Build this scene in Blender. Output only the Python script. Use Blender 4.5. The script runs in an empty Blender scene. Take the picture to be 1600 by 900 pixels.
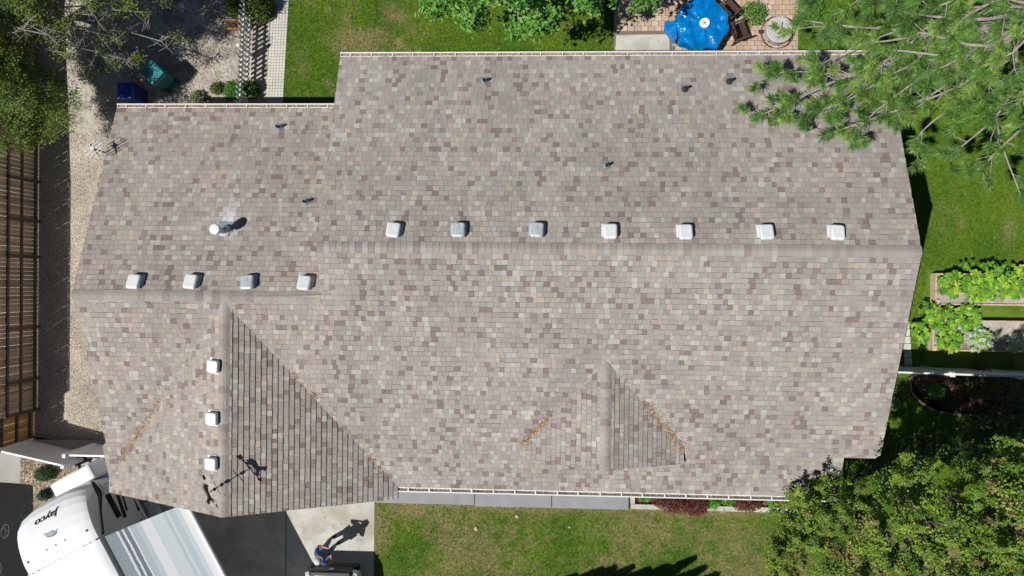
import bpy, math, random
import numpy as np
from mathutils import Matrix, Vector
rng = np.random.default_rng(7); random.seed(7)
sc = bpy.context.scene; COL = sc.collection

# ------------------------------------------------------------ camera, sky, sun, exposure
CAM_H, FPX = 23.1, 1075.34
RM = Matrix(((0.9990376827, 0.0104902812, -0.0425871164), (-0.0107891385, 0.9999187162, -0.0067937784), (0.0425123861, 0.0072467189, 0.9990696583)))
cam = bpy.data.cameras.new('camera'); camo = bpy.data.objects.new('camera', cam); COL.objects.link(camo)
cam.sensor_width = 36.0; cam.lens = 36.0*FPX/1600.0; cam.clip_end = 1500
camo.matrix_world = Matrix.Translation((0, 0, CAM_H)) @ RM.transposed().to_4x4()
sc.camera = camo
SUN = Vector((-0.60, -0.345, 1.0)).normalized()          # towards the sun
world = bpy.data.worlds.new('World'); sc.world = world; world.use_nodes = True
wn = world.node_tree.nodes; wl = world.node_tree.links
sky = wn.new('ShaderNodeTexSky'); sky.sky_type = 'NISHITA'; sky.sun_disc = False
sky.altitude = 1500; sky.air_density = .75; sky.dust_density = .3
sky.sun_elevation = math.asin(SUN.z); sky.sun_rotation = math.atan2(SUN.x, SUN.y) % (2*math.pi)
wl.new(sky.outputs[0], wn['Background'].inputs[0]); wn['Background'].inputs[1].default_value = 0.05
sun = bpy.data.lights.new('sun', 'SUN'); sun.energy = 5.0; sun.angle = math.radians(0.53); sun.color = (1.0, 0.972, 0.93)
suno = bpy.data.objects.new('sun', sun); COL.objects.link(suno)
suno.rotation_euler = SUN.to_track_quat('Z', 'Y').to_euler(); suno.location = (-20, -12, 34)
sc.view_settings.view_transform = 'Standard'; sc.view_settings.look = 'None'
sc.view_settings.exposure = -0.16; sc.view_settings.gamma = 1.0

def G(u, v, z=0.0):
    """survey point: where the sight line through photo point (u, v) reaches height z"""
    d = RM.transposed() @ Vector(((u-800)/FPX, -(v-450)/FPX, -1.0)); t = (z-CAM_H)/d.z
    return Vector((d.x*t, d.y*t, z))

# ------------------------------------------------------------ helpers
def srgb(r, g, b):
    f = lambda c: (c/255/12.92) if c/255 <= 0.04045 else ((c/255+0.055)/1.055)**2.4
    return (f(r), f(g), f(b))
def mat(name, col=(.5,.5,.5), rough=.8, attr=False, noise=None, bump=None, metal=0.0, spec=.3, trans=0.0, blot=None, coat=0.0, objrand=0.0):
    m = bpy.data.materials.new(name); m.use_nodes = True; nt = m.node_tree; n = nt.nodes; l = nt.links
    b = n['Principled BSDF']; b.inputs['Roughness'].default_value = rough; b.inputs['Metallic'].default_value = metal
    b.inputs['Specular IOR Level'].default_value = spec; b.inputs['Coat Weight'].default_value = coat
    if attr:
        a = n.new('ShaderNodeAttribute'); a.attribute_name = 'Col'; out = a.outputs['Color']
    else:
        a = n.new('ShaderNodeRGB'); a.outputs[0].default_value = (*col, 1); out = a.outputs[0]
    tc = n.new('ShaderNodeTexCoord')
    def mul(out, fac, lo, hi):
        mr = n.new('ShaderNodeMapRange'); mr.inputs[1].default_value = .3; mr.inputs[2].default_value = .7
        mr.inputs[3].default_value = lo; mr.inputs[4].default_value = hi; l.new(fac, mr.inputs[0])
        mx = n.new('ShaderNodeVectorMath'); mx.operation = 'SCALE'; l.new(out, mx.inputs[0]); l.new(mr.outputs[0], mx.inputs['Scale'])
        return mx.outputs[0]
    def tex(scale, detail=3):
        t = n.new('ShaderNodeTexNoise'); t.inputs['Scale'].default_value = scale; t.inputs['Detail'].default_value = detail
        l.new(tc.outputs['Object'], t.inputs['Vector']); return t
    for (s, amt) in (noise or []):
        out = mul(out, tex(s).outputs[0], 1-amt, 1+amt)
    if blot:
        for (s, c2, lo, hi) in blot:
            t = tex(s, 4); r = n.new('ShaderNodeMapRange'); r.inputs[1].default_value = lo; r.inputs[2].default_value = hi
            l.new(t.outputs[0], r.inputs[0]); mx = n.new('ShaderNodeMix'); mx.data_type = 'RGBA'
            l.new(r.outputs[0], mx.inputs[0]); l.new(out, mx.inputs[6]); mx.inputs[7].default_value = (*c2, 1); out = mx.outputs[2]
    if objrand:
        oi = n.new('ShaderNodeObjectInfo'); mr = n.new('ShaderNodeMapRange'); mr.inputs[3].default_value = 1-objrand; mr.inputs[4].default_value = 1+objrand
        l.new(oi.outputs['Random'], mr.inputs[0]); mx = n.new('ShaderNodeVectorMath'); mx.operation = 'SCALE'
        l.new(out, mx.inputs[0]); l.new(mr.outputs[0], mx.inputs['Scale']); out = mx.outputs[0]
    l.new(out, b.inputs['Base Color'])
    if bump:
        t = tex(bump[0], 5); bp = n.new('ShaderNodeBump'); bp.inputs['Strength'].default_value = bump[1]; bp.inputs['Distance'].default_value = bump[2] if len(bump) > 2 else .02
        l.new(t.outputs[0], bp.inputs['Height']); l.new(bp.outputs[0], b.inputs['Normal'])
    if trans:
        tr = n.new('ShaderNodeBsdfTranslucent'); l.new(out, tr.inputs[0]); ms = n.new('ShaderNodeMixShader'); ms.inputs[0].default_value = trans
        l.new(b.outputs[0], ms.inputs[1]); l.new(tr.outputs[0], ms.inputs[2]); l.new(ms.outputs[0], n['Material Output'].inputs[0])
    return m
def gravel_mat(name, cols, scale, bump=.5):
    m = mat(name, cols[0], .95); nt = m.node_tree; n = nt.nodes; l = nt.links; b = n['Principled BSDF']
    tc = n.new('ShaderNodeTexCoord'); v = n.new('ShaderNodeTexVoronoi'); v.inputs['Scale'].default_value = scale; l.new(tc.outputs['Object'], v.inputs['Vector'])
    cr = n.new('ShaderNodeValToRGB'); cr.color_ramp.interpolation = 'CONSTANT'; e = cr.color_ramp.elements
    e[0].color = (*cols[0], 1); e[1].color = (*cols[1], 1); e[1].position = .3
    for i, c in enumerate(cols[2:]):
        k = e.new(.3+.6*(i+1)/(len(cols)-1)); k.color = (*c, 1)
    sep = n.new('ShaderNodeSeparateColor'); l.new(v.outputs['Color'], sep.inputs[0]); l.new(sep.outputs[0], cr.inputs[0])
    ns = n.new('ShaderNodeTexNoise'); ns.inputs['Scale'].default_value = .9; ns.inputs['Detail'].default_value = 5; l.new(tc.outputs['Object'], ns.inputs['Vector'])
    mr = n.new('ShaderNodeMapRange'); mr.inputs[1].default_value = .3; mr.inputs[2].default_value = .7; mr.inputs[3].default_value = .72; mr.inputs[4].default_value = 1.15; l.new(ns.outputs[0], mr.inputs[0])
    mx = n.new('ShaderNodeVectorMath'); mx.operation = 'SCALE'; l.new(cr.outputs[0], mx.inputs[0]); l.new(mr.outputs[0], mx.inputs['Scale'])
    l.new(mx.outputs[0], b.inputs['Base Color'])
    bp = n.new('ShaderNodeBump'); bp.inputs['Strength'].default_value = bump; bp.inputs['Distance'].default_value = .03; l.new(v.outputs['Distance'], bp.inputs['Height']); l.new(bp.outputs[0], b.inputs['Normal'])
    return m

def mesh_np(name, V, groups, cols=None, smooth=False):
    """V (n,3); groups: list of (m,k) int arrays; cols: list of (m,3) arrays matching groups"""
    me = bpy.data.meshes.new(name); V = np.asarray(V, np.float32)
    me.vertices.add(len(V)); me.vertices.foreach_set('co', V.ravel())
    groups = [np.asarray(g, np.int32) for g in groups]
    tot = sum(g.size for g in groups); nf = sum(len(g) for g in groups)
    me.loops.add(tot); me.loops.foreach_set('vertex_index', np.concatenate([g.ravel() for g in groups]))
    ls = []; k = 0
    for g in groups:
        ls.append(k+np.arange(len(g))*g.shape[1]); k += g.size
    me.polygons.add(nf); me.polygons.foreach_set('loop_start', np.concatenate(ls).astype(np.int32))
    me.polygons.foreach_set('use_smooth', np.full(nf, bool(smooth)))
    me.update(calc_edges=True)
    if cols is not None:
        at = me.color_attributes.new('Col', 'FLOAT_COLOR', 'CORNER')
        c = np.concatenate([np.repeat(np.asarray(cc, np.float32), g.shape[1], axis=0) for cc, g in zip(cols, groups)])
        c = np.concatenate([c, np.ones((len(c), 1), np.float32)], 1); at.data.foreach_set('color', c.ravel())
    return me
def link(name, me, m=None, parent=None, loc=None):
    o = bpy.data.objects.new(name, me); COL.objects.link(o)
    if m is not None and me is not None and not me.materials: me.materials.append(m)
    if parent is not None: o.parent = parent
    if loc is not None: o.location = loc
    return o
class MB:
    """collects shapes; coordinates are local to the object (or to the parent Empty)"""
    def __init__(s): s.v = []; s.f = []; s.c = []
    def add(s, vs, fs, col=(.5,.5,.5)):
        k = len(s.v); s.v += [tuple(p) for p in vs]; s.f += [tuple(k+i for i in f) for f in fs]; s.c += [col]*len(fs); return s
    def hexa(s, p, col=(.5,.5,.5)):
        return s.add(p, [(3,2,1,0),(4,5,6,7),(0,1,5,4),(1,2,6,5),(2,3,7,6),(3,0,4,7)], col)
    def box(s, c, size, M=None, col=(.5,.5,.5), taper=1.0):
        hx, hy, hz = size[0]/2, size[1]/2, size[2]/2; pts = []
        for z, t in ((-hz, 1.0), (hz, taper)):
            for x, y in ((-hx,-hy),(hx,-hy),(hx,hy),(-hx,hy)): pts.append(Vector((x*t, y*t, z)))
        if M is not None: pts = [M @ p for p in pts]
        return s.hexa([p+Vector(c) for p in pts], col)
    def prism(s, poly, z0, z1, col=(.5,.5,.5)):
        n = len(poly); vs = [(x, y, z0) for x, y in poly]+[(x, y, z1) for x, y in poly]
        return s.add(vs, [tuple(range(n-1,-1,-1)), tuple(range(n,2*n))]+[(i,(i+1)%n,n+(i+1)%n,n+i) for i in range(n)], col)
    def tube(s, pts, rad, n=6, col=(.5,.5,.5), cap=True):
        pts = [Vector(p) for p in pts]; k = len(pts); rad = rad if hasattr(rad, '__len__') else [rad]*k; vs = []; up = Vector((0.13, 0.21, 1)).normalized()
        for i, p in enumerate(pts):
            d = (pts[min(i+1,k-1)]-pts[max(i-1,0)]).normalized(); a = d.cross(up)
            if a.length < .05: a = d.cross(Vector((1,0,0)))
            a.normalize(); b = d.cross(a)
            for j in range(n):
                t = 2*math.pi*j/n; vs.append(p+(a*math.cos(t)+b*math.sin(t))*rad[i])
        fs = [(i*n+j, (i+1)*n+j, (i+1)*n+(j+1)%n, i*n+(j+1)%n) for i in range(k-1) for j in range(n)]
        if cap: fs += [tuple(range(n)), tuple((k-1)*n+j for j in range(n-1,-1,-1))]
        return s.add(vs, fs, col)
    def lathe(s, prof, n=16, c=(0,0,0), col=(.5,.5,.5), M=None):
        vs = []
        for r, z in prof:
            for j in range(n):
                t = 2*math.pi*j/n; p = Vector((r*math.cos(t), r*math.sin(t), z)); p = M @ p if M else p; vs.append(p+Vector(c))
        k = len(prof); fs = [(i*n+j, i*n+(j+1)%n, (i+1)*n+(j+1)%n, (i+1)*n+j) for i in range(k-1) for j in range(n)]
        fs += [tuple(range(n-1,-1,-1)), tuple((k-1)*n+j for j in range(n))]
        return s.add(vs, fs, col)
    def build(s, name, m, parent=None, smooth=False, attr=False, bevel=0):
        me = bpy.data.meshes.new(name); me.from_pydata(s.v, [], s.f)
        if smooth: me.polygons.foreach_set('use_smooth', np.ones(len(s.f), bool))
        if attr:
            at = me.color_attributes.new('Col', 'FLOAT_COLOR', 'CORNER'); k = 0
            for p, c in zip(me.polygons, s.c):
                for _ in range(p.loop_total): at.data[k].color = (*c, 1); k += 1
        o = link(name, me, m, parent)
        if bevel:
            bv = o.modifiers.new('bevel', 'BEVEL'); bv.width = bevel; bv.segments = 2; bv.limit_method = 'ANGLE'
        return o
def tag(o, label, cat, group=None):
    o['label'] = label; o['category'] = cat
    if group: o['group'] = group
    return o
def kind(o, k): o['kind'] = k; return o
def empty(name, loc=(0,0,0), rz=0.0):
    o = bpy.data.objects.new(name, None); COL.objects.link(o); o.location = loc; o.rotation_euler = (0,0,rz); o.empty_display_size = .2
    return o
def copy_tree(o, parent=None):
    c = o.copy(); COL.objects.link(c); c.parent = parent
    for ch in list(o.children): copy_tree(ch, c)
    return c
def sheet(name, poly, z, m, k='structure', sub=0, parent=None):
    zs = z if hasattr(z, '__len__') else [z]*len(poly)
    me = bpy.data.meshes.new(name); me.from_pydata([(p[0], p[1], zz) for p, zz in zip(poly, zs)], [], [tuple(range(len(poly)))])
    o = link(name, me, m, parent); o['kind'] = k; return o
def P(*uv): return [tuple(G(u, v))[:2] for u, v in uv]
def vnoise(x, y, s, seed):
    r = np.random.default_rng(seed); out = np.zeros_like(x)
    for i in range(7):
        a = r.uniform(0, 6.28); f = s*r.uniform(.6, 1.9); out += np.sin((x*np.cos(a)+y*np.sin(a))*f+r.uniform(0, 6.28))*r.uniform(.5, 1)
    return out/3.0
def inpoly(x, y, poly):
    c = np.zeros(len(x), bool); n = len(poly)
    for i in range(n):
        x1, y1 = poly[i]; x2, y2 = poly[(i+1) % n]
        if y1 == y2: continue
        h = ((y1 > y) != (y2 > y)) & (x < (x2-x1)*(y-y1)/(y2-y1)+x1); c ^= h
    return c
def rot_about(d):
    """matrix whose z axis is d"""
    return Vector(d).normalized().to_track_quat('Z', 'Y').to_matrix()

# ------------------------------------------------------------ materials
m_shingle = mat('asphalt_shingle', rough=.95, attr=True, noise=[(60, .16), (1.1, .07), (9, .05)], bump=(140, .5, .006), spec=.15)
m_deck = mat('underlay', (.055,.052,.05), .95)
m_fascia = mat('white_trim', (.78,.78,.77), .5, noise=[(3, .04)])
m_wall = mat('siding', (.50,.48,.44), .8, noise=[(2, .05)], bump=(20, .1))
m_white = mat('white_paint', (.78,.79,.80), .45, noise=[(6, .06), (28, .07)], objrand=.06)
m_galv = mat('galvanised', (.62,.66,.69), .4, metal=.25, noise=[(9, .25)])
m_lead = mat('lead_flashing', (.42,.47,.50), .45, metal=.5, noise=[(14, .2)])
m_dark = mat('dark_rubber', (.035,.037,.036), .6)
m_iron = mat('wrought_iron', (.06,.045,.038), .6, noise=[(30, .2)])
m_brass = mat('pale_metal', (.75,.70,.62), .35, metal=.6)
m_litter = mat('needle_litter', rough=.9, attr=True)
m_grass = mat('grass_blades', rough=.75, attr=True, trans=.35, spec=.2)
m_soil_grass = mat('turf', (.12,.20,.022), .95, noise=[(2.0, .25), (30, .35)], blot=[(.55, (.32,.29,.11), .56, .72)], bump=(60, .8, .03))
m_leaf = mat('leaf', rough=.55, attr=True, trans=.16, spec=.35)
m_needle = mat('pine_needle', rough=.5, attr=True, trans=.05, spec=.35)
m_bark = mat('bark', (.36,.32,.28), .9, noise=[(8, .25), (40, .2)], bump=(30, .6))
m_bark_d = mat('dark_bark', (.13,.10,.08), .95, noise=[(8, .3)], bump=(25, .7))
m_conc = mat('concrete', srgb(196,194,184), .9, noise=[(1.3, .10), (14, .07), (90, .06)], blot=[(2.2, srgb(160,157,148), .54, .75), (.8, srgb(170,164,150), .5, .7), (6, srgb(140,134,124), .66, .74)], bump=(120, .15))
m_conc2 = mat('aggregate_concrete', srgb(150,152,154), .9, noise=[(70, .25), (3, .08)], bump=(120, .3))
m_gravel = gravel_mat('gravel', [srgb(178,170,156), srgb(216,208,194), srgb(146,137,126), srgb(224,216,204), srgb(196,176,152)], 62)
m_gravel_b = gravel_mat('brown_gravel', [srgb(142,126,108), srgb(176,162,140), srgb(100,86,72), srgb(196,184,164), srgb(146,118,92)], 22)
m_mulch = gravel_mat('bark_mulch', [srgb(84,62,48), srgb(110,84,66), srgb(60,44,35), srgb(132,106,86), srgb(92,74,60)], 16, .8)
m_dirt = mat('dry_dirt', srgb(180,172,160), .95, noise=[(1.2, .18), (9, .16), (55, .25)], blot=[(1.6, srgb(128,120,110), .52, .7)], bump=(40, .6))
m_paver = mat('patio_paver', rough=.9, attr=True, noise=[(25, .14), (3, .08)], bump=(70, .3))
m_pathst = mat('path_stone', srgb(205,203,194), .9, noise=[(2, .08), (30, .10)], bump=(60, .2))
m_joint = mat('sand_joint', srgb(120,112,98), .95, noise=[(20, .2)])
m_wood_f = mat('fence_wood', (.36,.27,.20), .85, noise=[(5, .22), (40, .2)], objrand=.28, bump=(40, .3))
m_wood_d = mat('rail_wood', (.10,.082,.072), .85, noise=[(8, .2)], objrand=.15)
m_wood_n = mat('new_wood', (.50,.28,.11), .8, noise=[(6, .2)], objrand=.2)
m_wood_p = mat('planter_wood', srgb(200,178,150), .85, noise=[(7, .15), (40, .15)])
m_vinyl = mat('white_vinyl', (.76,.77,.78), .35, noise=[(3, .03)])

# ------------------------------------------------------------ ground
kind(sheet('ground', [(-400,-400),(400,-400),(400,400),(-400,400)], -0.6, mat('far_ground', srgb(120,112,90), .95, noise=[(.15, .3), (2, .2)])), 'structure')
XF = -17.63                                              # foot of the wooden fence
sheet('side_yard_gravel', [(-24,-5.6),(XF,-5.6),(-14.6,-5.8),(-11,-5.8),(-11,5.3),(-14.6,5.3),(XF,5.3),(-24,5.3)], [-.36,-.35,-.02,0,0,-.02,-.35,-.36], m_gravel)
sheet('back_dirt', [(-24,5.3),(XF,5.3),(-14.6,5.3),(-9.2,5.3),(-9.05,24),(-24,24)], [-.36,-.35,-.02,-.004,-.004,-.36], m_dirt)
lawn_back = P((448,0),(441,170))
sheet('back_lawn', [(-9.05,4.0),(40,4.0),(40,40),(-8.6,40)], -0.002, m_soil_grass)
sheet('side_lawn', [(8.2,-2.45),(40,-2.45),(40,4.0),(8.2,4.0)], -0.004, m_soil_grass)
sheet('shady_lawn', [(7.8,-6.9),(40,-6.9),(40,-2.45),(7.8,-2.45)], -0.004, m_soil_grass)
sheet('front_lawn', [(-5.58,-40),(40,-40),(40,-6.9),(-5.58,-6.9)], -0.004, m_soil_grass)
sheet('driveway', [(-13.5,-40),(-5.58,-40),(-5.58,-5.6),(-13.5,-5.6)], 0.004, m_conc)
sheet('driveway_apron', [(-40,-40),(-13.5,-40),(-13.5,-5.6),(-40,-5.6)], -0.004, mat('apron_concrete', srgb(168,165,158), .9, noise=[(1.2, .1), (40, .1)]))
jb = MB(); x0 = G(447, 840).x
jb.box((x0, -9.4, .006), (.025, 8.2, .006)); jb.box((-9.5, -12.0, .006), (7.6, .02, .006))
kind(jb.build('driveway_joint', mat('joint', (.07,.07,.068), .95)), 'structure')
gb = P((32,715),(72,722),(160,730),(165,775),(60,812),(40,860),(32,860))
sheet('gravel_bed', gb, 0.008, m_gravel_b)
# concrete walk below the front eave and the planter beside it
walk = empty('front_walk'); kind(walk, 'structure')
for (ua, ub) in ((588,742),(742,862),(862,982)):
    a = G(ua, 790).x; b = G(ub, 790).x
    MB().box(((a+b)/2, -6.55, .05), (b-a-.02, 1.92 if ua > 600 else 1.86, .1)).build('slab', m_conc2, walk, bevel=.01)
pl = empty('planter_bed'); kind(pl, 'structure')
xa, xb = G(985,790).x, G(1245,790).x
ya = G(1000,789).y
sheet('planter_soil', [(xa,ya),(xb,ya-.05),(xb,-5.9),(xa,-5.9)], 0.02, m_mulch)
n_ = 6
for i in range(n_):
    a = xa+(xb-xa)*i/n_; b = xa+(xb-xa)*(i+1)/n_
    MB().box(((a+b)/2, ya-.02, .07), (b-a-.012, .17, .14)).build('edging_block', m_conc, pl, bevel=.012)
MB().box((xa+.06, ya+.42, .07), (.15, .7, .14)).build('edging_block', m_conc, pl, bevel=.012)

# ------------------------------------------------------------ paths and patio
pp = P((425,-40),(452,-40),(442.5,166),(415.5,166))
sheet('path_bed', [(p[0], p[1]) for p in pp], 0.004, m_joint)
b = MB(); cs = .098; yy = 5.6
pw = .595
while yy < 10.6:
    t = (yy-6.06)/(9.54-6.06); xl = -9.43+.18*t
    for j in range(6):
        h = .02+random.uniform(-.003, .003); w = cs-.012
        b.box((xl+cs*(j+.5), yy, h/2+.006), (w, w*(1.0), h))
    yy += cs
kind(b.build('garden_path', m_pathst), 'structure')
patio = empty('patio'); kind(patio, 'structure')
px0, px1, py0, py1 = 2.32, 8.35, 6.6, 12.5
sheet('patio_bed', [(px0,py0),(px1,py0),(px1,py1),(px0,py1)], 0.002, m_joint)
slab = P((963,55),(1046,54),(1046,96),(960,96))
MB().prism([slab[3], slab[2], slab[1], slab[0]], .0, .035).build('slab', m_conc, patio, bevel=.006)
sx0, sx1, sy1 = min(p[0] for p in slab), max(p[0] for p in slab), max(p[1] for p in slab)
pc = [srgb(196,170,150), srgb(186,158,138), srgb(206,184,164), srgb(180,164,148), srgb(202,178,166), srgb(190,166,138)]
r = 0; y = py0+.05; pmeshes = {}
while y < 10.2:
    x = px0+(.0 if r % 2 else -.11)
    while x < px1-.05:
        w = .225
        a, bb = max(x, px0), min(x+w, px1)
        if bb-a > .06 and not (a < sx1+.01 and bb > sx0-.05 and y-.08 < sy1):
            c = pc[int(rng.integers(len(pc)))]; key = (round(bb-a, 2), c)
            if key not in pmeshes:
                t = MB().box((0,0,.014), (bb-a-.014, .155, .028), col=c, taper=.97); o = t.build('paver', m_paver, patio, attr=True); pmeshes[key] = o.data
            else: o = link('paver', pmeshes[key], None, patio)
            o.location = ((a+bb)/2, y, .004+random.uniform(-.004, .004)); o.rotation_euler = (random.uniform(-.02,.02), random.uniform(-.02,.02), random.uniform(-.015,.015))
        x += w
    y += .168; r += 1

# ------------------------------------------------------------ the house: roof planes
S, YR, ZR = .3487, .904, 5.1
XL, XM, XR = -12.962, -5.960, 9.698
YRE, YGE, YF, YN, XN, YG = 6.567, 5.191, -6.158, -4.788, 8.696, -.454
ZG = ZR-S*(YR-YG)
XGR, ZGR, YGF, XGE, SG = -8.704, 4.573, -6.526, -13.112, .4341
XSR, ZSR, YSF, XSE, SS = 1.815, 4.040, -5.155, 2.326, .3855
zf = lambda y: ZR-S*(YR-y)
zr = lambda y: ZR-S*(y-YR)
zgr = lambda y: ZG-S*(y-YG)
zgl = lambda x: ZGR-SG*abs(x-XGR)
zsl = lambda x: ZSR-SS*abs(x-XSR)
yv_g = lambda x: YR-(ZR-zgl(x))/S                        # valley lines
yv_s = lambda x: YR-(ZR-zsl(x))/S
XGE2 = XGR+(ZGR-zf(YF))/SG

house = empty('house', (0,0,0)); tag(house, 'low house with a wide mottled grey and mauve shingle roof', 'house')
# walls
wb = MB()
def wall_box(x0, x1, y0, y1, h): wb.prism([(x0,y0),(x1,y0),(x1,y1),(x0,y1)], 0, h)
wall_box(XM+.42, XR-.42, YN+.3, YRE-.42, 2.92)
wb.prism([(XM+.42,YF+.5),(XN-.35,YF+.5),(XN-.35,YN+.28),(XM+.42,YN+.28)], 0, 2.52)
wall_box(XL+.42, XM+.40, YF+.5, YGE-.42, 2.48)
wall_box(XGE+.5, XGE2-.55, YGF+.35, YF+.48, 2.46)
def gable(pts, th):                                       # vertical gable-end fillers
    n = len(pts); off = Vector(th); wb.add([Vector(p) for p in pts]+[Vector(p)+off for p in pts], [tuple(range(n)), tuple(range(2*n-1,n-1,-1))]+[(i,n+i,n+(i+1)%n,(i+1)%n) for i in range(n)])
D_ = .17
gable([(XR-.43,YN+.31,2.9),(XR-.43,YRE-.43,2.9),(XR-.43,YRE-.43,zr(YRE-.43)-D_),(XR-.43,YR,ZR-D_),(XR-.43,YN+.31,zf(YN+.31)-D_)], (-.15,0,0))
gable([(XM+.43,YG-.5,2.4),(XM+.43,YRE-.43,2.4),(XM+.43,YRE-.43,zr(YRE-.43)-D_),(XM+.43,YR,ZR-D_),(XM+.43,YG-.5,zf(YG-.5)-D_)], (.15,0,0))
gable([(XL+.43,YF+.6,2.4),(XL+.43,YGE-.43,2.4),(XL+.43,YGE-.43,zgr(YGE-.43)-D_),(XL+.43,YG,ZG-D_),(XL+.43,YF+.6,zf(YF+.6)-D_)], (.15,0,0))
gable([(XGE+.52,YGF+.36,2.4),(XGE2-.57,YGF+.36,2.4),(XGE2-.57,YGF+.36,zgl(XGE2-.57)-D_),(XGR,YGF+.36,ZGR-D_),(XGE+.52,YGF+.36,zgl(XGE+.52)-D_)], (0,.15,0))
gable([(XSR-XSE+.3,YSF+.25,2.85),(XSR+XSE-.3,YSF+.25,2.85),(XSR+XSE-.3,YSF+.25,zsl(XSR+XSE-.3)-.06),(XSR,YSF+.25,ZSR-.06),(XSR-XSE+.3,YSF+.25,zsl(XSR-XSE+.3)-.06)], (0,.1,0))
wb.build('wall', m_wall, house)
# roof deck: one slab for each plane
rb = MB()
def slab_plane(poly, zfun, th=.14, lift=-.012):
    n = len(poly); top = [(x, y, zfun(x, y)+lift) for x, y in poly]; bot = [(x, y, z-th) for x, y, z in top]
    rb.add(top+bot, [tuple(range(n)), tuple(range(2*n-1,n-1,-1))]+[(i,n+i,n+(i+1)%n,(i+1)%n) for i in range(n)])
slab_plane([(XL,YF),(XM,YF),(XM,YG),(XL,YG)], lambda x,y: zf(y)); slab_plane([(XM,YF),(XN,YF),(XN,YR),(XM,YR)], lambda x,y: zf(y)); slab_plane([(XN,YN),(XR,YN),(XR,YR),(XN,YR)], lambda x,y: zf(y))
slab_plane([(XM,YR),(XR,YR),(XR,YRE),(XM,YRE)], lambda x,y: zr(y)); slab_plane([(XL,YG),(XM+.5,YG),(XM+.5,YGE),(XL,YGE)], lambda x,y: zgr(y))
slab_plane([(XGE,YGF),(XGR,YGF),(XGR,yv_g(XGR)),(XGE,yv_g(XGE))], lambda x,y: zgl(x)); slab_plane([(XGR,YGF),(XGE2,YGF),(XGE2,YF),(XGR,yv_g(XGR))], lambda x,y: zgl(x))
slab_plane([(XSR-XSE,YSF),(XSR,YSF),(XSR,yv_s(XSR)),(XSR-XSE,yv_s(XSR-XSE))], lambda x,y: zsl(x), .05); slab_plane([(XSR,YSF),(XSR+XSE,YSF),(XSR+XSE,yv_s(XSR+XSE)),(XSR,yv_s(XSR))], lambda x,y: zsl(x), .05)
roof = rb.build('roof', m_deck, house)
# shingle tones: the tabs really differ in colour
TONES = [(srgb(163,156,149), .28), (srgb(170,164,156), .17), (srgb(186,183,175), .15), (srgb(185,171,158), .11), (srgb(171,159,151), .12), (srgb(136,118,114), .11), (srgb(149,135,130), .07)]
tc_ = np.array([t[0] for t in TONES]); tp_ = np.array([t[1] for t in TONES]); tp_ /= tp_.sum(); tc_ = (.84*tc_+.16*(tc_*tp_[:,None]).sum(0))*np.array((.988,.994,1.006))
def tone(n):
    c = tc_[rng.choice(len(tc_), n, p=tp_)]; return .93*c*(1+rng.normal(0, .04, (n,1)))*(1+rng.normal(0, .010, (n,3)))
def tone_row(n):
    k = rng.choice(len(tc_), n, p=tp_)
    for i in range(1, n):                                 # two accent tabs seldom touch
        if k[i] >= 2 and k[i-1] >= 2 and rng.random() < .45: k[i] = rng.integers(0, 2)
    return k, .93*tc_[k]*(1+rng.normal(0, .04, (n,1)))*(1+rng.normal(0, .010, (n,3)))
fx_, fy_ = -8.95, 1.38                                    # where the flue stands
SH = []                                                   # (8 corner points, colour, visible?)
def lay(origin, ea, eb, nrm, b_len, interval, vis, ex=.1495, tmin=.012, tmax=.018, wscale=1.0, slot=.008):
    origin = np.array(origin); ea = np.array(ea); eb = np.array(eb); nrm = np.array(nrm)
    rows = int(math.ceil(b_len/ex))
    for j in range(rows):
        b0 = j*ex; b1 = min(b0+ex, b_len); bm = (b0+b1)/2
        l0, r0 = interval(b0+.002); l1, r1 = interval(b1-.002)
        lo, hi = min(l0, l1), max(r0, r1)
        if hi-lo < .03: continue
        a = lo-rng.uniform(0, .3)
        cuts = []
        kk, cols = tone_row(int((hi-a)/.11)+4)
        for k_ in kk:
            if a >= hi: break
            w = (rng.choice([.12,.15,.18]) if k_ >= 2 else rng.choice([.14,.18,.22,.27], p=[.25,.35,.28,.12]))*wscale; cuts.append((a, a+w)); a += w
        cols = cols[:len(cuts)]
        jb_ = rng.normal(0, .0022, len(cuts))
        for (a0, a1), c, jj in zip(cuts, cols, jb_):
            g = .0024; p0l, p0r = max(a0+g, l0), min(a1-g, r0); p1l, p1r = max(a0+g, l1), min(a1-g, r1)
            if p0r-p0l < .012 and p1r-p1l < .012: continue
            p0l, p0r = min(p0l, max(p0r, l0)), max(p0r, p0l); p1l, p1r = min(p1l, max(p1r, l1)), max(p1r, p1l)
            t = rng.uniform(tmin, tmax); sk = rng.normal(0, .003)
            bb0 = b0+jj
            pts = []
            for (aa, bb_, hh) in ((p0l,bb0,-.008),(p0r,bb0+sk,-.008),(p1r,b1-slot,-.012),(p1l,b1-slot,-.012),(p0l,bb0,t),(p0r,bb0+sk,t),(p1r,b1-slot,.003),(p1l,b1-slot,.003)):
                pts.append(origin+ea*aa+eb*bb_+nrm*hh)
            pts = np.array(pts); m_ = pts[4:].mean(0)
            st = math.exp(-((m_[0]-fx_-.03)/.20)**2)*max(0, min(1, (m_[1]-fy_+.25)/.3))*math.exp(-max(0, m_[1]-fy_-.45)/.4)*.8 if origin[1] > 5.0 else 0
            fd = .045*math.sin(m_[0]*.9+m_[1]*.35+1)*math.sin(m_[1]*.8-m_[0]*.23)+.03*math.sin(m_[0]*2.3+.7)*math.sin(m_[1]*.4+m_[0]*.15); c = c*(1+fd)*(np.array((1.015,1.0,.98)) if m_[0] < XM else 1.0)
            c = c*(1-st)+np.array(srgb(214,222,228))*st       # mineral run-off below the flue
            SH.append((pts, c, vis(m_[0], m_[1])))
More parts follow.
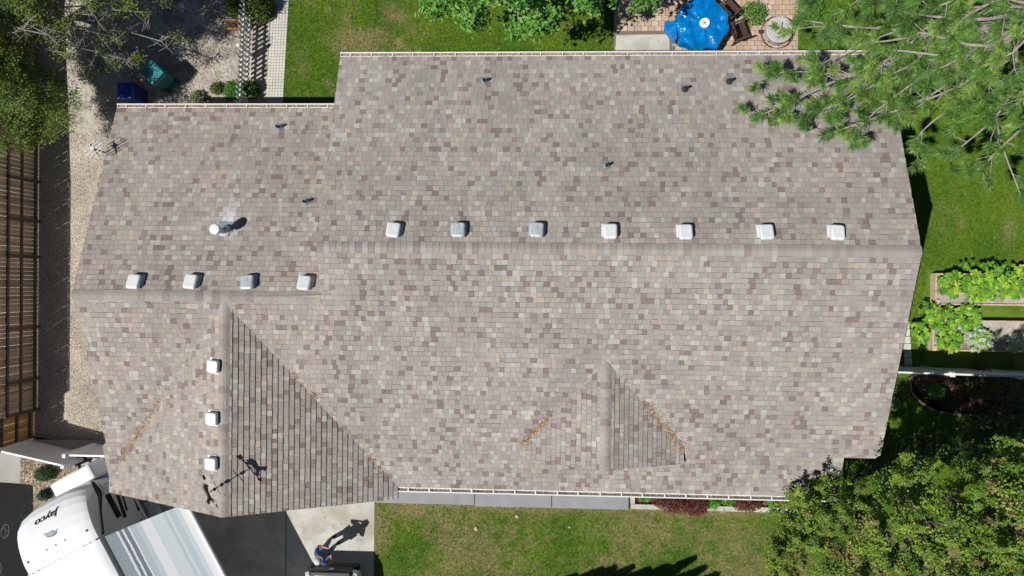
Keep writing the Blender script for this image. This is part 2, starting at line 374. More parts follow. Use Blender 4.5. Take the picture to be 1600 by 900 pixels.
cS = 1/math.hypot(1, S); sS = S*cS
def hid_front(x, y):
    if XGE < x < XGE2 and y < yv_g(x)+.15: return False
    if abs(x-XSR) < XSE and YSF-.1 < y < yv_s(x)+.15: return False
    return True
LF = (YR-YF)/cS
def iv_front(b):
    y = YF+b*cS
    l = (XGE if y < -4.95 else XL) if y <= YG else XM
    return (l, XR if y >= YN else XN)
lay((0,YF,zf(YF)), (1,0,0), (0,cS,sS), (0,-sS,cS), LF, iv_front, hid_front, tmin=.008, tmax=.014)
lay((0,YRE,zr(YRE)), (1,0,0), (0,-cS,sS), (0,sS,cS), (YRE-YR)/cS, lambda b: (XM,XR), lambda x,y: not (x > 5.6 and y > 3.2))
lay((0,YGE,zgr(YGE)), (1,0,0), (0,-cS,sS), (0,sS,cS), (YGE-YG)/cS, lambda b: (XL,XM+.02), lambda x,y: True)
cG = 1/math.hypot(1, SG); sG = SG*cG
def iv_gl(sign, xe):
    def f(b):
        x = xe+sign*b*cG
        return (YGF, max(yv_g(x)+.05, YGF+.01))
    return f
lay((XGE,0,zgl(XGE)), (0,1,0), (cG,0,sG), (-sG,0,cG), (XGR-XGE)/cG, iv_gl(1, XGE), lambda x,y: True, tmin=.007, tmax=.012)
lay((XGE2,0,zgl(XGE2)), (0,1,0), (-cG,0,sG), (sG,0,cG), (XGE2-XGR)/cG, iv_gl(-1, XGE2), lambda x,y: True, tmin=.021, tmax=.028, slot=.004)
cC = 1/math.hypot(1, SS); sC = SS*cC
def iv_s(sign, xe):
    def f(b):
        x = xe+sign*b*cC; return (YSF, max(yv_s(x)+.05, YSF+.01))
    return f
lay((XSR-XSE,0,zsl(XSR-XSE)), (0,1,0), (cC,0,sC), (-sC,0,cC), XSE/cC, iv_s(1, XSR-XSE), lambda x,y: True, tmin=.005, tmax=.009)
lay((XSR+XSE,0,zsl(XSR+XSE)), (0,1,0), (-cC,0,sC), (sC,0,cC), XSE/cC, iv_s(-1, XSR+XSE), lambda x,y: True, tmin=.021, tmax=.028, slot=.004)
HEXF = np.array([(4,5,6,7),(0,1,5,4),(1,2,6,5),(3,0,4,7)])
def seen_size(s):
    q = s[0][4:]; d = CAM_H-q[:,2].mean(); a = np.linalg.norm(np.cross(q[1]-q[0], q[3]-q[0])); return a/d**2 if s[2] else 0
order = sorted(range(len(SH)), key=lambda i: -seen_size(SH[i])); top = set(order[:300])
rest = [SH[i] for i in range(len(SH)) if i not in top]
V = np.concatenate([s[0] for s in rest]); F = (np.arange(len(rest))[:,None,None]*8+HEXF[None]).reshape(-1,4); Cc = np.repeat(np.array([s[1] for s in rest]), 4, axis=0)
kind(link('shingle_field', mesh_np('shingle_field', V, [F], [Cc]), m_shingle, roof), 'stuff')
for i in order[:300]:
    pts, c, _ = SH[i]; o0 = pts[4:].mean(0)
    o = link('shingle', mesh_np('shingle', pts-o0, [HEXF], [np.repeat(np.array([c]), 4, axis=0)]), m_shingle, roof); o.location = o0
# ridge caps: bent over the ridge, each overlapping the next
def caps(p0, p1, da, db, sa, step, half=.155, th=.018):
    p0 = Vector(p0); p1 = Vector(p1); L = (p1-p0).length; e = (p1-p0).normalized(); n = max(1, round(L/step)); st = L/n
    da = Vector(da); db = Vector(db)
    for i in range(n):
        s0 = i*st; s1 = min((i+1)*st+.02, L); c = .5*tone(1)[0]*.97+.5*.89*tc_[0]
        o0 = p0+e*((s0+s1)/2); hv = half+random.uniform(-.01, .01); vs = []
        for s_, lift in ((s0, th+.006), (s1, .014)):
            for d_, k_ in ((da, hv), (da, hv*.45), (None, 0), (db, hv*.45), (db, hv)):
                q = p0+e*s_+Vector((0,0,lift+random.uniform(-.002,.002)))
                if d_ is not None: q = q+d_*k_+Vector((0,0,(.006 if k_ < hv else 0)))
                else: q = q-Vector((0,0,.006))
                vs.append(q-o0)
        low = [v-Vector((0,0,.03)) for v in vs]; b_ = MB()
        fs = [(k,k+1,k+6,k+5) for k in range(4)]+[(10+k,10+k+1,k+1,k) for k in range(4)]+[(0,5,15,10),(4,14,19,9)]
        fs = [tuple(f) for f in fs]; b_.add(vs+low, fs, tuple(c)); o = b_.build('ridge_cap', m_shingle, roof, attr=True); o.location = o0
caps((XR,YR,ZR), (XM,YR,ZR), (0,1,-S), (0,-1,-S), S, .172)
caps((XL,YG,ZG), (XM-.02,YG,ZG), (0,1,-S), (0,-1,-S), S, .235)
caps((XGR,YGF,ZGR), (XGR,yv_g(XGR)+.05,ZGR), (1,0,-SG), (-1,0,-SG), SG, .21)
caps((XSR,YSF,ZSR), (XSR,yv_s(XSR)+.05,ZSR), (1,0,-SS), (-1,0,-SS), SS, .21)
# rake and fascia boards
def board(pts_top, off, drop=.19):
    b_ = MB(); off = Vector(off)
    for p, q in zip(pts_top[:-1], pts_top[1:]):
        p = Vector(p); q = Vector(q); d = Vector((0,0,drop))
        b_.hexa([p-d, q-d, q-d+off, p-d+off, p, q, q+off, p+off])
    return b_.build('fascia_board', m_fascia, house)
L_ = -.016
board([(XR+.002,YN,zf(YN)+L_-.02),(XR+.002,YR,ZR+L_-.02),(XR+.002,YRE,zr(YRE)+L_-.02)], (.010,0,0))
board([(XM-.004,YG+.05,zf(YG+.05)+L_-.02),(XM-.004,YR,ZR+L_-.02),(XM-.004,YRE,zr(YRE)+L_-.02)], (-.008,0,0))
board([(XL-.004,-4.95,zf(-4.95)+L_-.02),(XL-.004,YG,ZG+L_-.02),(XL-.004,YGE,zgr(YGE)+L_-.02)], (-.008,0,0))
board([(XGE,YGF-.004,zgl(XGE)+L_-.03),(XGR,YGF-.004,ZGR+L_-.03),(XGE2,YGF-.004,zgl(XGE2)+L_-.03)], (0,-.008,0))
board([(XN,YN-.022,zf(YN)+L_),(XR,YN-.022,zf(YN)+L_)], (0,.02,0))
board([(XGE-.022,YGF,zgl(XGE)+L_),(XGE-.022,-4.95,zgl(XGE)+L_)], (.02,0,0))
board([(XM,YRE+.004,zr(YRE)+L_),(XR,YRE+.004,zr(YRE)+L_)], (0,.02,0)); board([(XL,YGE+.004,zgr(YGE)+L_),(XM,YGE+.004,zgr(YGE)+L_)], (0,.02,0)); board([(XGE2,YF-.024,zf(YF)+L_),(XN,YF-.024,zf(YF)+L_)], (0,.02,0))
# gutters with straps and a little litter in the trough
def gutter(x0, x1, y, z, sgn, w=.125, step=.62, name='gutter'):
    b_ = MB(); t = .012; yo = y+sgn*w; h = .11
    lo, hi = sorted((y+sgn*.026, yo))
    b_.box(((x0+x1)/2, (lo+hi)/2, z-h), (x1-x0, hi-lo, t)); b_.box(((x0+x1)/2, yo, z-h/2+.012), (x1-x0, .032, h+.02))
    b_.box(((x0+x1)/2, y+sgn*.032, z-h/2), (x1-x0, t, h-.014))
    for xe in (x0+.006, x1-.006): b_.box((xe, (lo+hi)/2, z-h/2+.002), (.014, hi-lo-.03, h-.02))
    g = b_.build('gutter', m_fascia, house); xx = x0+.3
    while xx < x1-.1:
        MB().box((xx, y+sgn*w/2+.0, z+.022), (.022 if sgn > 0 else .035, w, .008)).build('gutter_strap', m_fascia, g); xx += step*random.uniform(.96, 1.04)
    k = int((x1-x0)*(300 if sgn > 0 else 120)); c = np.stack([rng.uniform(x0+.05, x1-.05, k), rng.uniform(lo+.02, hi-.03, k), np.full(k, z-(.035 if sgn > 0 else .06))+rng.uniform(-.03,.02,k)], 1)
    litter(c, .05, 'gutter_litter', g)
LIT = [srgb(186,150,112), srgb(208,176,138), srgb(150,116,84), srgb(222,196,160), srgb(120,98,78)]
def litter(c, ln, name, parent=None, wd=.008):
    k = len(c); a = rng.uniform(0, 6.28, k); d = np.stack([np.cos(a), np.sin(a), rng.normal(0, .25, k)], 1)*ln*rng.uniform(.6, 1.3, (k,1)); s = np.stack([-np.sin(a), np.cos(a), np.zeros(k)], 1)*wd/2
    V = np.stack([c-d/2-s, c-d/2+s, c+d/2+s, c+d/2-s], 1).reshape(-1,3); F = np.arange(4*k).reshape(-1,4)
    col = np.array(LIT)[rng.integers(0, len(LIT), k)]*rng.uniform(.75, 1.15, (k,1))
    o = link(name, mesh_np(name, V, [F], [col]), m_litter, parent); o['kind'] = 'stuff'; return o
gutter(XM, XR, YRE, zr(YRE)-.02, 1); gutter(XL, XM-.03, YGE, zgr(YGE)-.02, 1); gutter(XGE2+.02, XN, YF, zf(YF)-.02, -1, .135, .63)
MB().tube([(XGE2+.12,YF-.08,2.5),(XGE2+.12,YF-.02,2.35),(XGE2+.12,YF+.42,2.2),(XGE2+.12,YF+.44,.1)], .04, 8).build('downspout', m_fascia, house)

# ---- things fixed to the roof (parts of the house)
def on_plane(u, v, which):
    d = RM.transposed() @ Vector(((u-800)/FPX, -(v-450)/FPX, -1.0)); o = Vector((0,0,CAM_H))
    if which == 'rear': p0, n = Vector((0,YR,ZR)), Vector((0,sS,cS))
    elif which == 'front': p0, n = Vector((0,YR,ZR)), Vector((0,-sS,cS))
    elif which == 'grear': p0, n = Vector((0,YG,ZG)), Vector((0,sS,cS))
    elif which == 'gl': p0, n = Vector((XGR,0,ZGR)), Vector((-sG,0,cG))
    elif which == 'gr': p0, n = Vector((XGR,0,ZGR)), Vector((sG,0,cG))
    elif which == 'sl': p0, n = Vector((XSR,0,ZSR)), Vector((-sC,0,cC))
    else: p0, n = Vector((XSR,0,ZSR)), Vector((sC,0,cC))
    t = (p0-o).dot(n)/d.dot(n); return o+d*t, n
def frame(p, n, up):
    """matrix at p: y axis down-slope, z axis the plane normal"""
    y = Vector(up); y = (y-n*y.dot(n)).normalized(); x = y.cross(n); return Matrix.Translation(p) @ Matrix((x, y, n)).transposed().to_4x4()
def vent_proto(m):
    b_ = MB()
    def rr(hx, hy, z, r, yo=0.0):
        out = []
        for cx, cy, a0 in ((hx-r,hy-r,0),(-hx+r,hy-r,90),(-hx+r,-hy+r,180),(hx-r,-hy+r,270)):
            for k in range(4): t = math.radians(a0+k*30); out.append((cx+r*math.cos(t), cy+r*math.sin(t)+yo, z))
        return out
    rings = [rr(.155,.185,.07,.05), rr(.17,.20,.085,.06), rr(.172,.203,.15,.06), rr(.163,.194,.178,.06), rr(.135,.165,.192,.05)]
    k = 16
    for a_, c_ in zip(rings[:-1], rings[1:]): b_.add(a_+c_, [(i,(i+1)%k,k+(i+1)%k,k+i) for i in range(k)])
    b_.add(rings[-1], [tuple(range(k))]); b_.add(rings[0], [tuple(range(k-1,-1,-1))])
    o = b_.build('roof_vent', m, house, smooth=False)
    t = MB().box((0,-.02,.045), (.22,.26,.10)); t.build('throat', m_dark, o)
    MB().box((0,.075,.022), (.44,.36,.006)).build('flange', m, o)
    return o
protoW = vent_proto(m_white); protoG = vent_proto(m_galv); used = {id(protoW): False, id(protoG): False}
def put_vent(u, v, plane, up, g=False):
    pr_ = protoG if g else protoW; p, n = on_plane(u, v, plane)
    # the photo point is the lid, .19 above the slope
    d = (Vector((0,0,CAM_H))-p).normalized(); p = p+d*(.19/d.dot(n)); p = p-n*.19
    o = pr_ if not used[id(pr_)] else copy_tree(pr_, house); used[id(pr_)] = True
    o.matrix_basis = frame(p, n, up) @ Matrix.Rotation(random.uniform(-.09,.09), 4, 'Z')
for u, v, g in ((614,358,0),(716,358,1),(839,358,1),(954,360,0),(1072,361,0),(1199,361,0),(1310,362,0)): put_vent(u, v, 'rear', (0,1,0), g)
for u, v, g in ((207,439,0),(296,439,0),(385,440,1),(474,441,0)): put_vent(u, v, 'grear', (0,1,0), g)
for u, v in ((330,573),(328,655),(327,726)): put_vent(u, v, 'gl', (-1,0,0))
def pipe_proto():
    o = MB().lathe([(.036,0),(.036,.27),(.030,.275),(.030,.2)], 12).build('vent_pipe', m_dark, house, smooth=True); return o
for k, (u, v, pl_, lean) in enumerate(((757,128,'rear',0),(1070,140,'rear',1),(1139,128,'rear',1),(947,260,'rear',0),(437,200,'grear',0),(479,316,'grear',0))):
    p, n = on_plane(u, v, pl_); o = pipe_proto(); o.location = p
    Mx = frame(Vector((0,0,0)), n, (0,1,0)).to_3x3()
    bt = MB(); bt.lathe([(.10,.012),(.085,.05),(.05,.10),(.04,.12)], 14, M=Mx); bt.build('boot', m_dark if lean else m_lead, o, smooth=True)
    f_ = MB(); f_.box(Mx @ Vector((0,.05,.024)), (.24,.22,.005), M=Mx); f_.build('flashing', m_lead, o)
# metal flue with a round white cap
fp, fn = on_plane(352, 361, 'grear'); fl = MB().lathe([(.085,-.05),(.085,.55)], 18).build('flue_pipe', mat('flue_metal', (.42,.42,.38), .45, metal=.6, noise=[(8, .2)]), house, smooth=True); fl.location = fp
MB().lathe([(.12,.50),(.142,.52),(.145,.64),(.135,.665),(.06,.675)], 24).build('flue_cap', m_white, fl, smooth=False)
Mx = frame(Vector((0,0,0)), fn, (0,1,0)).to_3x3()
t = MB(); t.lathe([(.19,.012),(.15,.04),(.095,.16),(.088,.17)], 18, M=Mx); t.build('storm_collar', m_galv, fl, smooth=True)
t = MB(); t.box(Mx @ Vector((0,.10,.024)), (.42,.34,.005), M=Mx); t.build('flashing', m_lead, fl)

# ---- needles caught in the valleys
def clump(pts, n, w, name, label):
    c = []
    for (u, v, pl_, r, k) in pts:
        p, nn = on_plane(u, v, pl_)
        for _ in range(int(k*n*.62)):
            sp2 = 1.0 if random.random() < .7 else 2.6
            q = p+Vector((random.gauss(0, r*sp2), random.gauss(0, r*sp2), 0)); c.append(q)
    out = []
    for q in c:
        z = max(zf(q.y), (zgl(q.x) if XGE < q.x < XGE2 else 0), (zsl(q.x) if abs(q.x-XSR) < XSE and q.y < yv_s(q.x)+.1 and q.y > YSF else 0))
        if q.y > yv_g(q.x) and XGE < q.x < XGE2: z = zf(q.y)
        out.append((q.x, q.y, z+random.uniform(.015, .05)))
    o = litter(np.array(out), .085, name, None, .0075); o['label'] = label; o['category'] = 'pine needles'; return o
def line(a, b, n, pl_, r, k): return [(a[0]+(b[0]-a[0])*i/(n-1), a[1]+(b[1]-a[1])*i/(n-1), pl_, r, k*random.uniform(.4, 1.6)) for i in range(n)]
clump(line((248,630),(200,702),14,'front',.045,1)+line((198,706),(178,738),6,'front',.03,.4)+line((300,560),(262,612),6,'front',.02,.12), 34, 0, 'pine_needle_litter', 'orange pine needles along the valley left of the big front gable')
clump([(457,585,'front',.04,.6),(462,590,'front',.03,.4),(470,601,'front',.03,.3),(487,612,'front',.045,.9),(492,617,'front',.03,.5),(517,648,'front',.03,.3),(579,716,'front',.05,.9),(583,720,'front',.04,.6),(592,731,'front',.04,.6),(598,738,'front',.035,.5)], 55, 0, 'pine_needle_litter', 'scattered orange needle clumps in the valley right of the big front gable')
clump(line((860,648),(816,694),12,'front',.035,1), 40, 0, 'pine_needle_litter', 'orange pine needles in the valley left of the small roof gable')
clump(line((1009,631),(1066,700),15,'front',.042,1), 52, 0, 'pine_needle_litter', 'thick tan pine needles in the valley right of the small roof gable')

# ------------------------------------------------------------ weather vane and aerial
p, n = on_plane(350, 755, 'gr'); vane = empty('weather_vane', p); tag(vane, 'dark iron weather vane with a running animal near the front gable ridge', 'weather vane')
MB().tube([(0,0,-.03),(0,0,.82)], .014, 8).build('mast', m_iron, vane)
MB().lathe([(.02,.08),(.05,.12),(.05,.15),(.02,.19)], 12).build('ball', m_iron, vane, smooth=True)
MB().lathe([(.015,.50),(.045,.54),(.045,.57),(.015,.61)], 12).build('ball', m_iron, vane, smooth=True)
for a in range(2):
    d = Vector((math.cos(a*math.pi/2+.5), math.sin(a*math.pi/2+.5), 0))*.2
    MB().tube([-d+Vector((0,0,.42)), d+Vector((0,0,.42))], .008, 6).build('compass_arm', m_iron, vane)
ad = (G(336,782,zgl(XGR)+.78)-G(318,742,zgl(XGR)+.78)).normalized()
arrow = MB().tube([-ad*.36+Vector((0,0,.78)), ad*.40+Vector((0,0,.78))], .013, 6); arrow.build('arrow_rod', m_brass, vane)
sd = Vector((0,0,1)); wd = ad.cross(sd)
def sil(poly, base, th, mname, name):
    b_ = MB(); n_ = len(poly); fr = [base+ad*x+sd*y-wd*th for x, y in poly]; bk = [q+wd*2*th for q in fr]
    b_.add(fr+bk, [tuple(range(n_)), tuple(range(2*n_-1,n_-1,-1))]+[(i,n_+i,n_+(i+1)%n_,(i+1)%n_) for i in range(n_)]); return b_.build(name, mname, vane)
sil([(-.50,-.05),(-.36,-.06),(-.34,0),(-.36,.06),(-.50,.05),(-.46,0)], Vector((0,0,.78)), .006, m_iron, 'arrow_tail')
sil([(.36,-.045),(.48,0),(.36,.045)], Vector((0,0,.78)), .006, m_iron, 'arrow_head')
sil([(-.26,.05),(-.22,.16),(-.13,.20),(.05,.17),(.12,.22),(.16,.32),(.22,.30),(.27,.25),(.22,.23),(.19,.12),(.24,.05),(.30,.06),(.29,.03),(.21,.02),(.13,.08),(-.05,.08),(-.12,.04),(-.20,-.02),(-.22,.0),(-.16,.06),(-.20,.09)], Vector((0,0,.80)), .018, m_iron, 'animal_figure')
p, n = on_plane(166, 238, 'grear'); aer = empty('television_aerial', p+Vector((-.04,0,0))); tag(aer, 'small pale rooftop aerial on a bent mast over the left roof edge', 'aerial')
MB().tube([(0,0,-.12),(0,0,.46)], .018, 8).build('mast', m_iron, aer)
bd = Vector((.62,-.78,0)).normalized(); cd = Vector((.78,.62,0)).normalized()
hc = Vector((-.03,0,.45))
MB().tube([hc-bd*.22, hc+bd*.24], .016, 6).build('boom', m_iron, aer)
for k, (s_, l_) in enumerate(((-.2,.20),(-.1,.27),(0.0,.33),(.1,.22),(.2,.16))):
    MB().tube([hc+bd*s_-cd*l_+Vector((0,0,.02)), hc+bd*s_+cd*l_+Vector((0,0,.02))], .011, 6).build('element', m_white, aer)
MB().box(hc+Vector((-.03,.03,.02)), (.10,.08,.07)).build('amplifier_box', m_galv, aer)

# ------------------------------------------------------------ wooden fence on the left
fence = empty('wooden_fence', (XF,0,-.36)); tag(fence, 'tall brown board fence with dark rails along the gravel side yard', 'fence')
def add_fence(parent, y0, y1, m, nb):
    bm_ = [MB().box((0,0,h_/2), (.02,.132,h_)).build('board', m, parent) for h_ in (1.90,1.92,1.88)]
    first = [True]*3; y = y0
    while y < y1:
        k = random.randrange(3)
        o = bm_[k] if first[k] else link('board', bm_[k].data, None, parent); first[k] = False
        o.location = (-.035+random.uniform(-.004,.004), y, .03); o.rotation_euler = (random.uniform(-.006,.006), random.uniform(-.008,.008), random.uniform(-.02,.02)); y += .1385
add_fence(fence, -4.55, 12.0, m_wood_f, 0)
for z_, t_ in ((.20,.09),(.82,.09),(1.42,.09)):
    for ya_, yb_ in ((-4.6,-1.7),(-1.7,.74),(.74,3.2),(3.2,5.7),(5.7,8.2),(8.2,12)):
        MB().box((-.002,(ya_+yb_)/2,z_), (.045,yb_-ya_-.01,t_)).build('rail', m_wood_d, fence)
for y_ in (-4.6,-3.5,-1.7,.74,1.98,3.36,5.7,8.2,10.6): MB().box((.035,y_,.73), (.08,.085,1.5)).build('post', m_wood_d, fence)
MB().box((-.01,3.7,1.96), (.09,16.6,.02)).build('top_strip', m_wood_f, fence)
f2 = empty('wooden_fence', (XF-.12,0,-.36)); tag(f2, 'newer orange wood fence section beside the white gate', 'fence')
add_fence(f2, -5.55, -4.66, m_wood_n, 0)
for z_ in (.25,.85,1.5): MB().box((.0,-5.1,z_), (.05,.98,.09)).build('rail', m_wood_d, f2)
for y_ in (-5.62,): MB().box((.03,y_,.8), (.09,.09,1.6)).build('post', m_wood_d, f2)

# ------------------------------------------------------------ white vinyl fences
def vinyl(name, a, b_, h, label, posts=(0.0,1.0), z0=.0, panels=8):
    a = Vector((a[0],a[1],z0)); b_ = Vector((b_[0],b_[1],z0)); e = b_-a; L = e.length; rz = math.atan2(e.y, e.x)
    o = empty(name, a, rz); tag(o, label, 'fence', 'white vinyl fences')
    pn = L/panels
    for i in range(panels): MB().box((pn*(i+.5),0,h/2), (pn-.006,.03,h-.1)).build('panel_board', m_vinyl, o)
    MB().box((L/2,0,h-.03), (L-.02,.055,.10)).build('top_rail', m_vinyl, o); MB().box((L/2,0,.1), (L-.02,.055,.12)).build('bottom_rail', m_vinyl, o)
    for t in posts:
        q = MB().box((L*t,0,(h+.08)/2), (.13,.13,h+.08)).build('post', m_vinyl, o); MB().box((L*t,0,h+.10), (.16,.16,.05), taper=.6).build('post_cap', m_vinyl, q)
    return o
tl, tr_ = G(-8,706,1.55), G(96,730,1.55)
vinyl('vinyl_fence', tl, tr_, 1.5, 'slanting white vinyl fence panel below the end of the wooden fence', z0=-.1, panels=14)
tl, tr_ = G(101,712,1.5), G(186,714,1.5)
vinyl('vinyl_gate', tl, tr_, 1.45, 'white vinyl gate between the house corner and the parked trailer', posts=(0.0,), z0=-.02, panels=10)
tl, tr_ = G(1385,581,1.6), G(1700,592,1.6)
vinyl('vinyl_fence', tl, tr_, 1.6, 'long white vinyl fence running right from the house below the vegetable beds', posts=(0.0,.325,.66,.97), panels=34)
# white picket fence by the back path
pa, pb = Vector((-9.86,9.9,0)), Vector((-10.02,5.75,0)); e = pa-pb; L = e.length
pf = empty('picket_fence', pb, math.atan2(e.y, e.x)); tag(pf, 'white picket fence beside the pale path behind the garage', 'fence')
proto = MB().add([(-.042,-.012,.06),(.042,-.012,.06),(.042,.012,.06),(-.042,.012,.06),(-.042,-.012,.9),(.042,-.012,.9),(.042,.012,.9),(-.042,.012,.9),(0,-.012,1.0),(0,.012,1.0)],
    [(3,2,1,0),(0,1,5,8,4),(2,3,7,9,6),(1,2,6,5),(3,0,4,7),(5,6,9,8),(7,4,8,9)]).build('picket', m_vinyl, pf)
for i in range(int(L/.165)):
    o = proto if i == 0 else link('picket', proto.data, None, pf)
    o.location = ((.1+i*.165), .03, 0); o.rotation_euler = (random.uniform(-.03,.03), 0, random.uniform(-.04,.04))
for z_ in (.25,.72): MB().box((L/2,0,z_), (L,.04,.085)).build('rail', m_vinyl, pf)
for t in (.04,1.9,3.8): MB().box((t,-.0,.53), (.1,.1,1.06), taper=.98).build('post', m_vinyl, pf)

# ------------------------------------------------------------ wheeled bins
def bin_(loc, rz, col, label, h=1.02, w=.60, d=.66):
    o = empty('wheeled_bin', loc, rz); tag(o, label, 'bin', 'wheeled bins behind the garage')
    m = mat('bin_plastic', col, .38, noise=[(5, .08)]); ml = mat('bin_lid_plastic', tuple(min(.9, c*1.6+.01) for c in col), .36, noise=[(4, .12), (30, .08)])
    b_ = MB(); k = .74
    b_.hexa([(-w*k/2,-d*k/2,.06),(w*k/2,-d*k/2,.06),(w*k/2,d*k/2,.06),(-w*k/2,d*k/2,.06),(-w*.47,-d*.46,h-.08),(w*.47,-d*.46,h-.08),(w*.47,d*.47,h-.08),(-w*.47,d*.47,h-.08)])
    b_.box((0,0,h-.06), (w*.97,d*.96,.06)); b_.build('body', m, o, bevel=.02)
    l_ = MB(); l_.hexa([(-w/2,-d/2,h-.03),(w/2,-d/2,h-.03),(w/2,d/2,h-.03),(-w/2,d/2,h-.03),(-w*.46,-d*.45,h+.05),(w*.46,-d*.45,h+.05),(w*.44,d*.42,h+.03),(-w*.44,d*.42,h+.03)])
    l_.build('lid', ml, o, bevel=.03)
    MB().tube([(-w*.42,-d*.54,h-.06),(w*.42,-d*.54,h-.06)], .016, 8).build('handle', m_dark, o)
    for s_ in (-1, 1): MB().lathe([(.03,-.03),(.11,-.03),(.125,-.01),(.125,.02),(.11,.03),(.03,.03)], 16, c=(s_*(w*k/2+.02),-d*k/2-.03,.125), M=Matrix.Rotation(math.pi/2,3,'Y')).build('wheel', m_dark, o)
    return o
bt_ = G(236,112,1.05); bin_((bt_.x,bt_.y,-.02), math.atan2(-.69,.72)+math.pi/2, srgb(40,112,112), 'teal wheeled bin with dappled shade on its lid')
bb_ = G(195,141,1.0); bin_((bb_.x,bb_.y,-.03), 0.03, srgb(26,48,128), 'dark blue wheeled bin close to the back gutter', 1.0, .56, .60)

# ------------------------------------------------------------ garden furniture on the patio
tbl = empty('patio_table', tuple(G(1098,36,.75))[:2]+(0,)); tag(tbl, 'round patio table wrapped in a shiny blue cover', 'table')
N = 48; rings = []
for r_, z_, amp in ((.0,.755,0),(.2,.76,.008),(.36,.752,.016),(.5,.758,.018),(.62,.75,.022),(.74,.752,.020),(.84,.735,.012),(.87,.68,.02),(.86,.55,.035),(.88,.36,.05)):
    ring = []
    for j in range(N):
        t = 2*math.pi*j/N; oct_ = 1/max(abs(math.cos((t+.2) % (math.pi/4)-math.pi/8)), .9)*.955
        wv = amp*(math.sin(9*t+r_*5)+.6*math.sin(14*t+1.3+3*r_)+.5*math.sin(5*t))
        ring.append(((r_+wv*1.1)*oct_*math.cos(t), (r_+wv*1.1)*oct_*math.sin(t), z_+wv*.9+(.02*math.sin(3*t+1)*math.sin(r_*9))))
    rings.append(ring)
b_ = MB()
for a_, c_ in zip(rings[:-1], rings[1:]): b_.add(a_+c_, [(j,(j+1)%N,N+(j+1)%N,N+j) for j in range(N)])
m_blue = mat('blue_cover', (.0,.18,.52), .2, spec=.6, noise=[(3, .22), (11, .12)], bump=(4, .7, .10))
b_.build('cover', m_blue, tbl, smooth=True)
MB().hexa([(-1.18,-.10,.30),(-.82,-.55,.24),(-.82,.1,.24),(-1.16,.22,.30),(-1.14,-.08,.50),(-.80,-.5,.70),(-.80,.08,.70),(-1.12,.2,.48)]).build('cover_flap', m_blue, tbl, bevel=.04)
MB().lathe([(.05,.76),(.14,.765),(.165,.80),(.15,.86),(.09,.865),(.05,.82)], 18, c=(.05,-.02,0)).build('white_collar', m_white, tbl)
MB().tube([(0.05,-.02,.1),(0.05,-.02,.84)], .03, 8).build('umbrella_socket', m_dark, tbl); MB().lathe([(.42,.0),(.42,.05),(.05,.09),(.05,.7)], 18).build('pedestal', m_dark, tbl)
m_brown = mat('brown_slats', (.085,.05,.04), .6, noise=[(9, .25)], objrand=.2)
def slat_chair(u, v, rz, label):
    c = G(u, v, .4); o = empty('slatted_chair', (c.x,c.y,0), rz); tag(o, label, 'chair', 'brown slatted patio chairs')
    for i in range(4): MB().box((-.19+i*.125,.0,.41), (.105,.52,.025)).build('seat_slat', m_brown, o)
    for i in range(5): MB().box((-.27,-.2+i*.1,.70), (.03,.085,.55), M=Matrix.Rotation(-.2,3,'Y')).build('back_slat', m_brown, o)
    for sx in (-.22,.22):
        for sy in (-.25,.25): MB().box((sx,sy,.2), (.05,.05,.40)).build('leg', m_brown, o)
    for sy in (-.28,.28): MB().box((0,sy,.60), (.5,.06,.03)).build('arm_rest', m_brown, o)
slat_chair(1155,50,.35, 'brown slatted chair at the lower right of the blue table')
slat_chair(1139,14,.75, 'brown slatted chair at the upper right of the blue table')
fpit = empty('fire_pit', tuple(G(1218,46,.42))[:2]+(0,)); tag(fpit, 'round ash covered fire pit with a thin metal ring on the patio', 'fire pit')
m_ash = mat('ash_stone', srgb(190,186,184), .95, noise=[(6, .15), (30, .2)], blot=[(5, srgb(120,100,92), .6, .7)], bump=(14, .6))
MB().lathe([(.36,0),(.40,.08),(.42,.36),(.43,.42),(.38,.43),(.10,.405),(.02,.40)], 28).build('bowl', m_ash, fpit)
rg = [(.52*math.cos(2*math.pi*i/36), .52*math.sin(2*math.pi*i/36), .16) for i in range(37)]
MB().tube(rg, .012, 6).build('metal_ring', m_iron, fpit)
MB().box((-.52,.02,.18), (.14,.10,.08)).build('ring_handle', m_iron, fpit)
for (x_, y_, a_) in ((.06,.1,1.4),(.12,-.1,.3),(.02,-.06,.9),(.18,-.14,1.1)): MB().tube([(x_-.13*math.cos(a_),y_-.13*math.sin(a_),.44),(x_+.13*math.cos(a_),y_+.13*math.sin(a_),.445)], .018, 6).build('charred_stick', m_bark_d, fpit)

# ------------------------------------------------------------ travel trailer with awning
UF = Vector((-.484,.875,0)).normalized(); VR_ = Vector((.875,.484,0)).normalized()
so = (G(151.6,842,3.2)+G(42,901,3.2))/2                   # roof seam, middle
rv = empty('travel_trailer', (so.x,so.y,0), math.atan2(UF.y, UF.x)); tag(rv, 'white travel trailer with black side graphics and a striped awning', 'trailer')
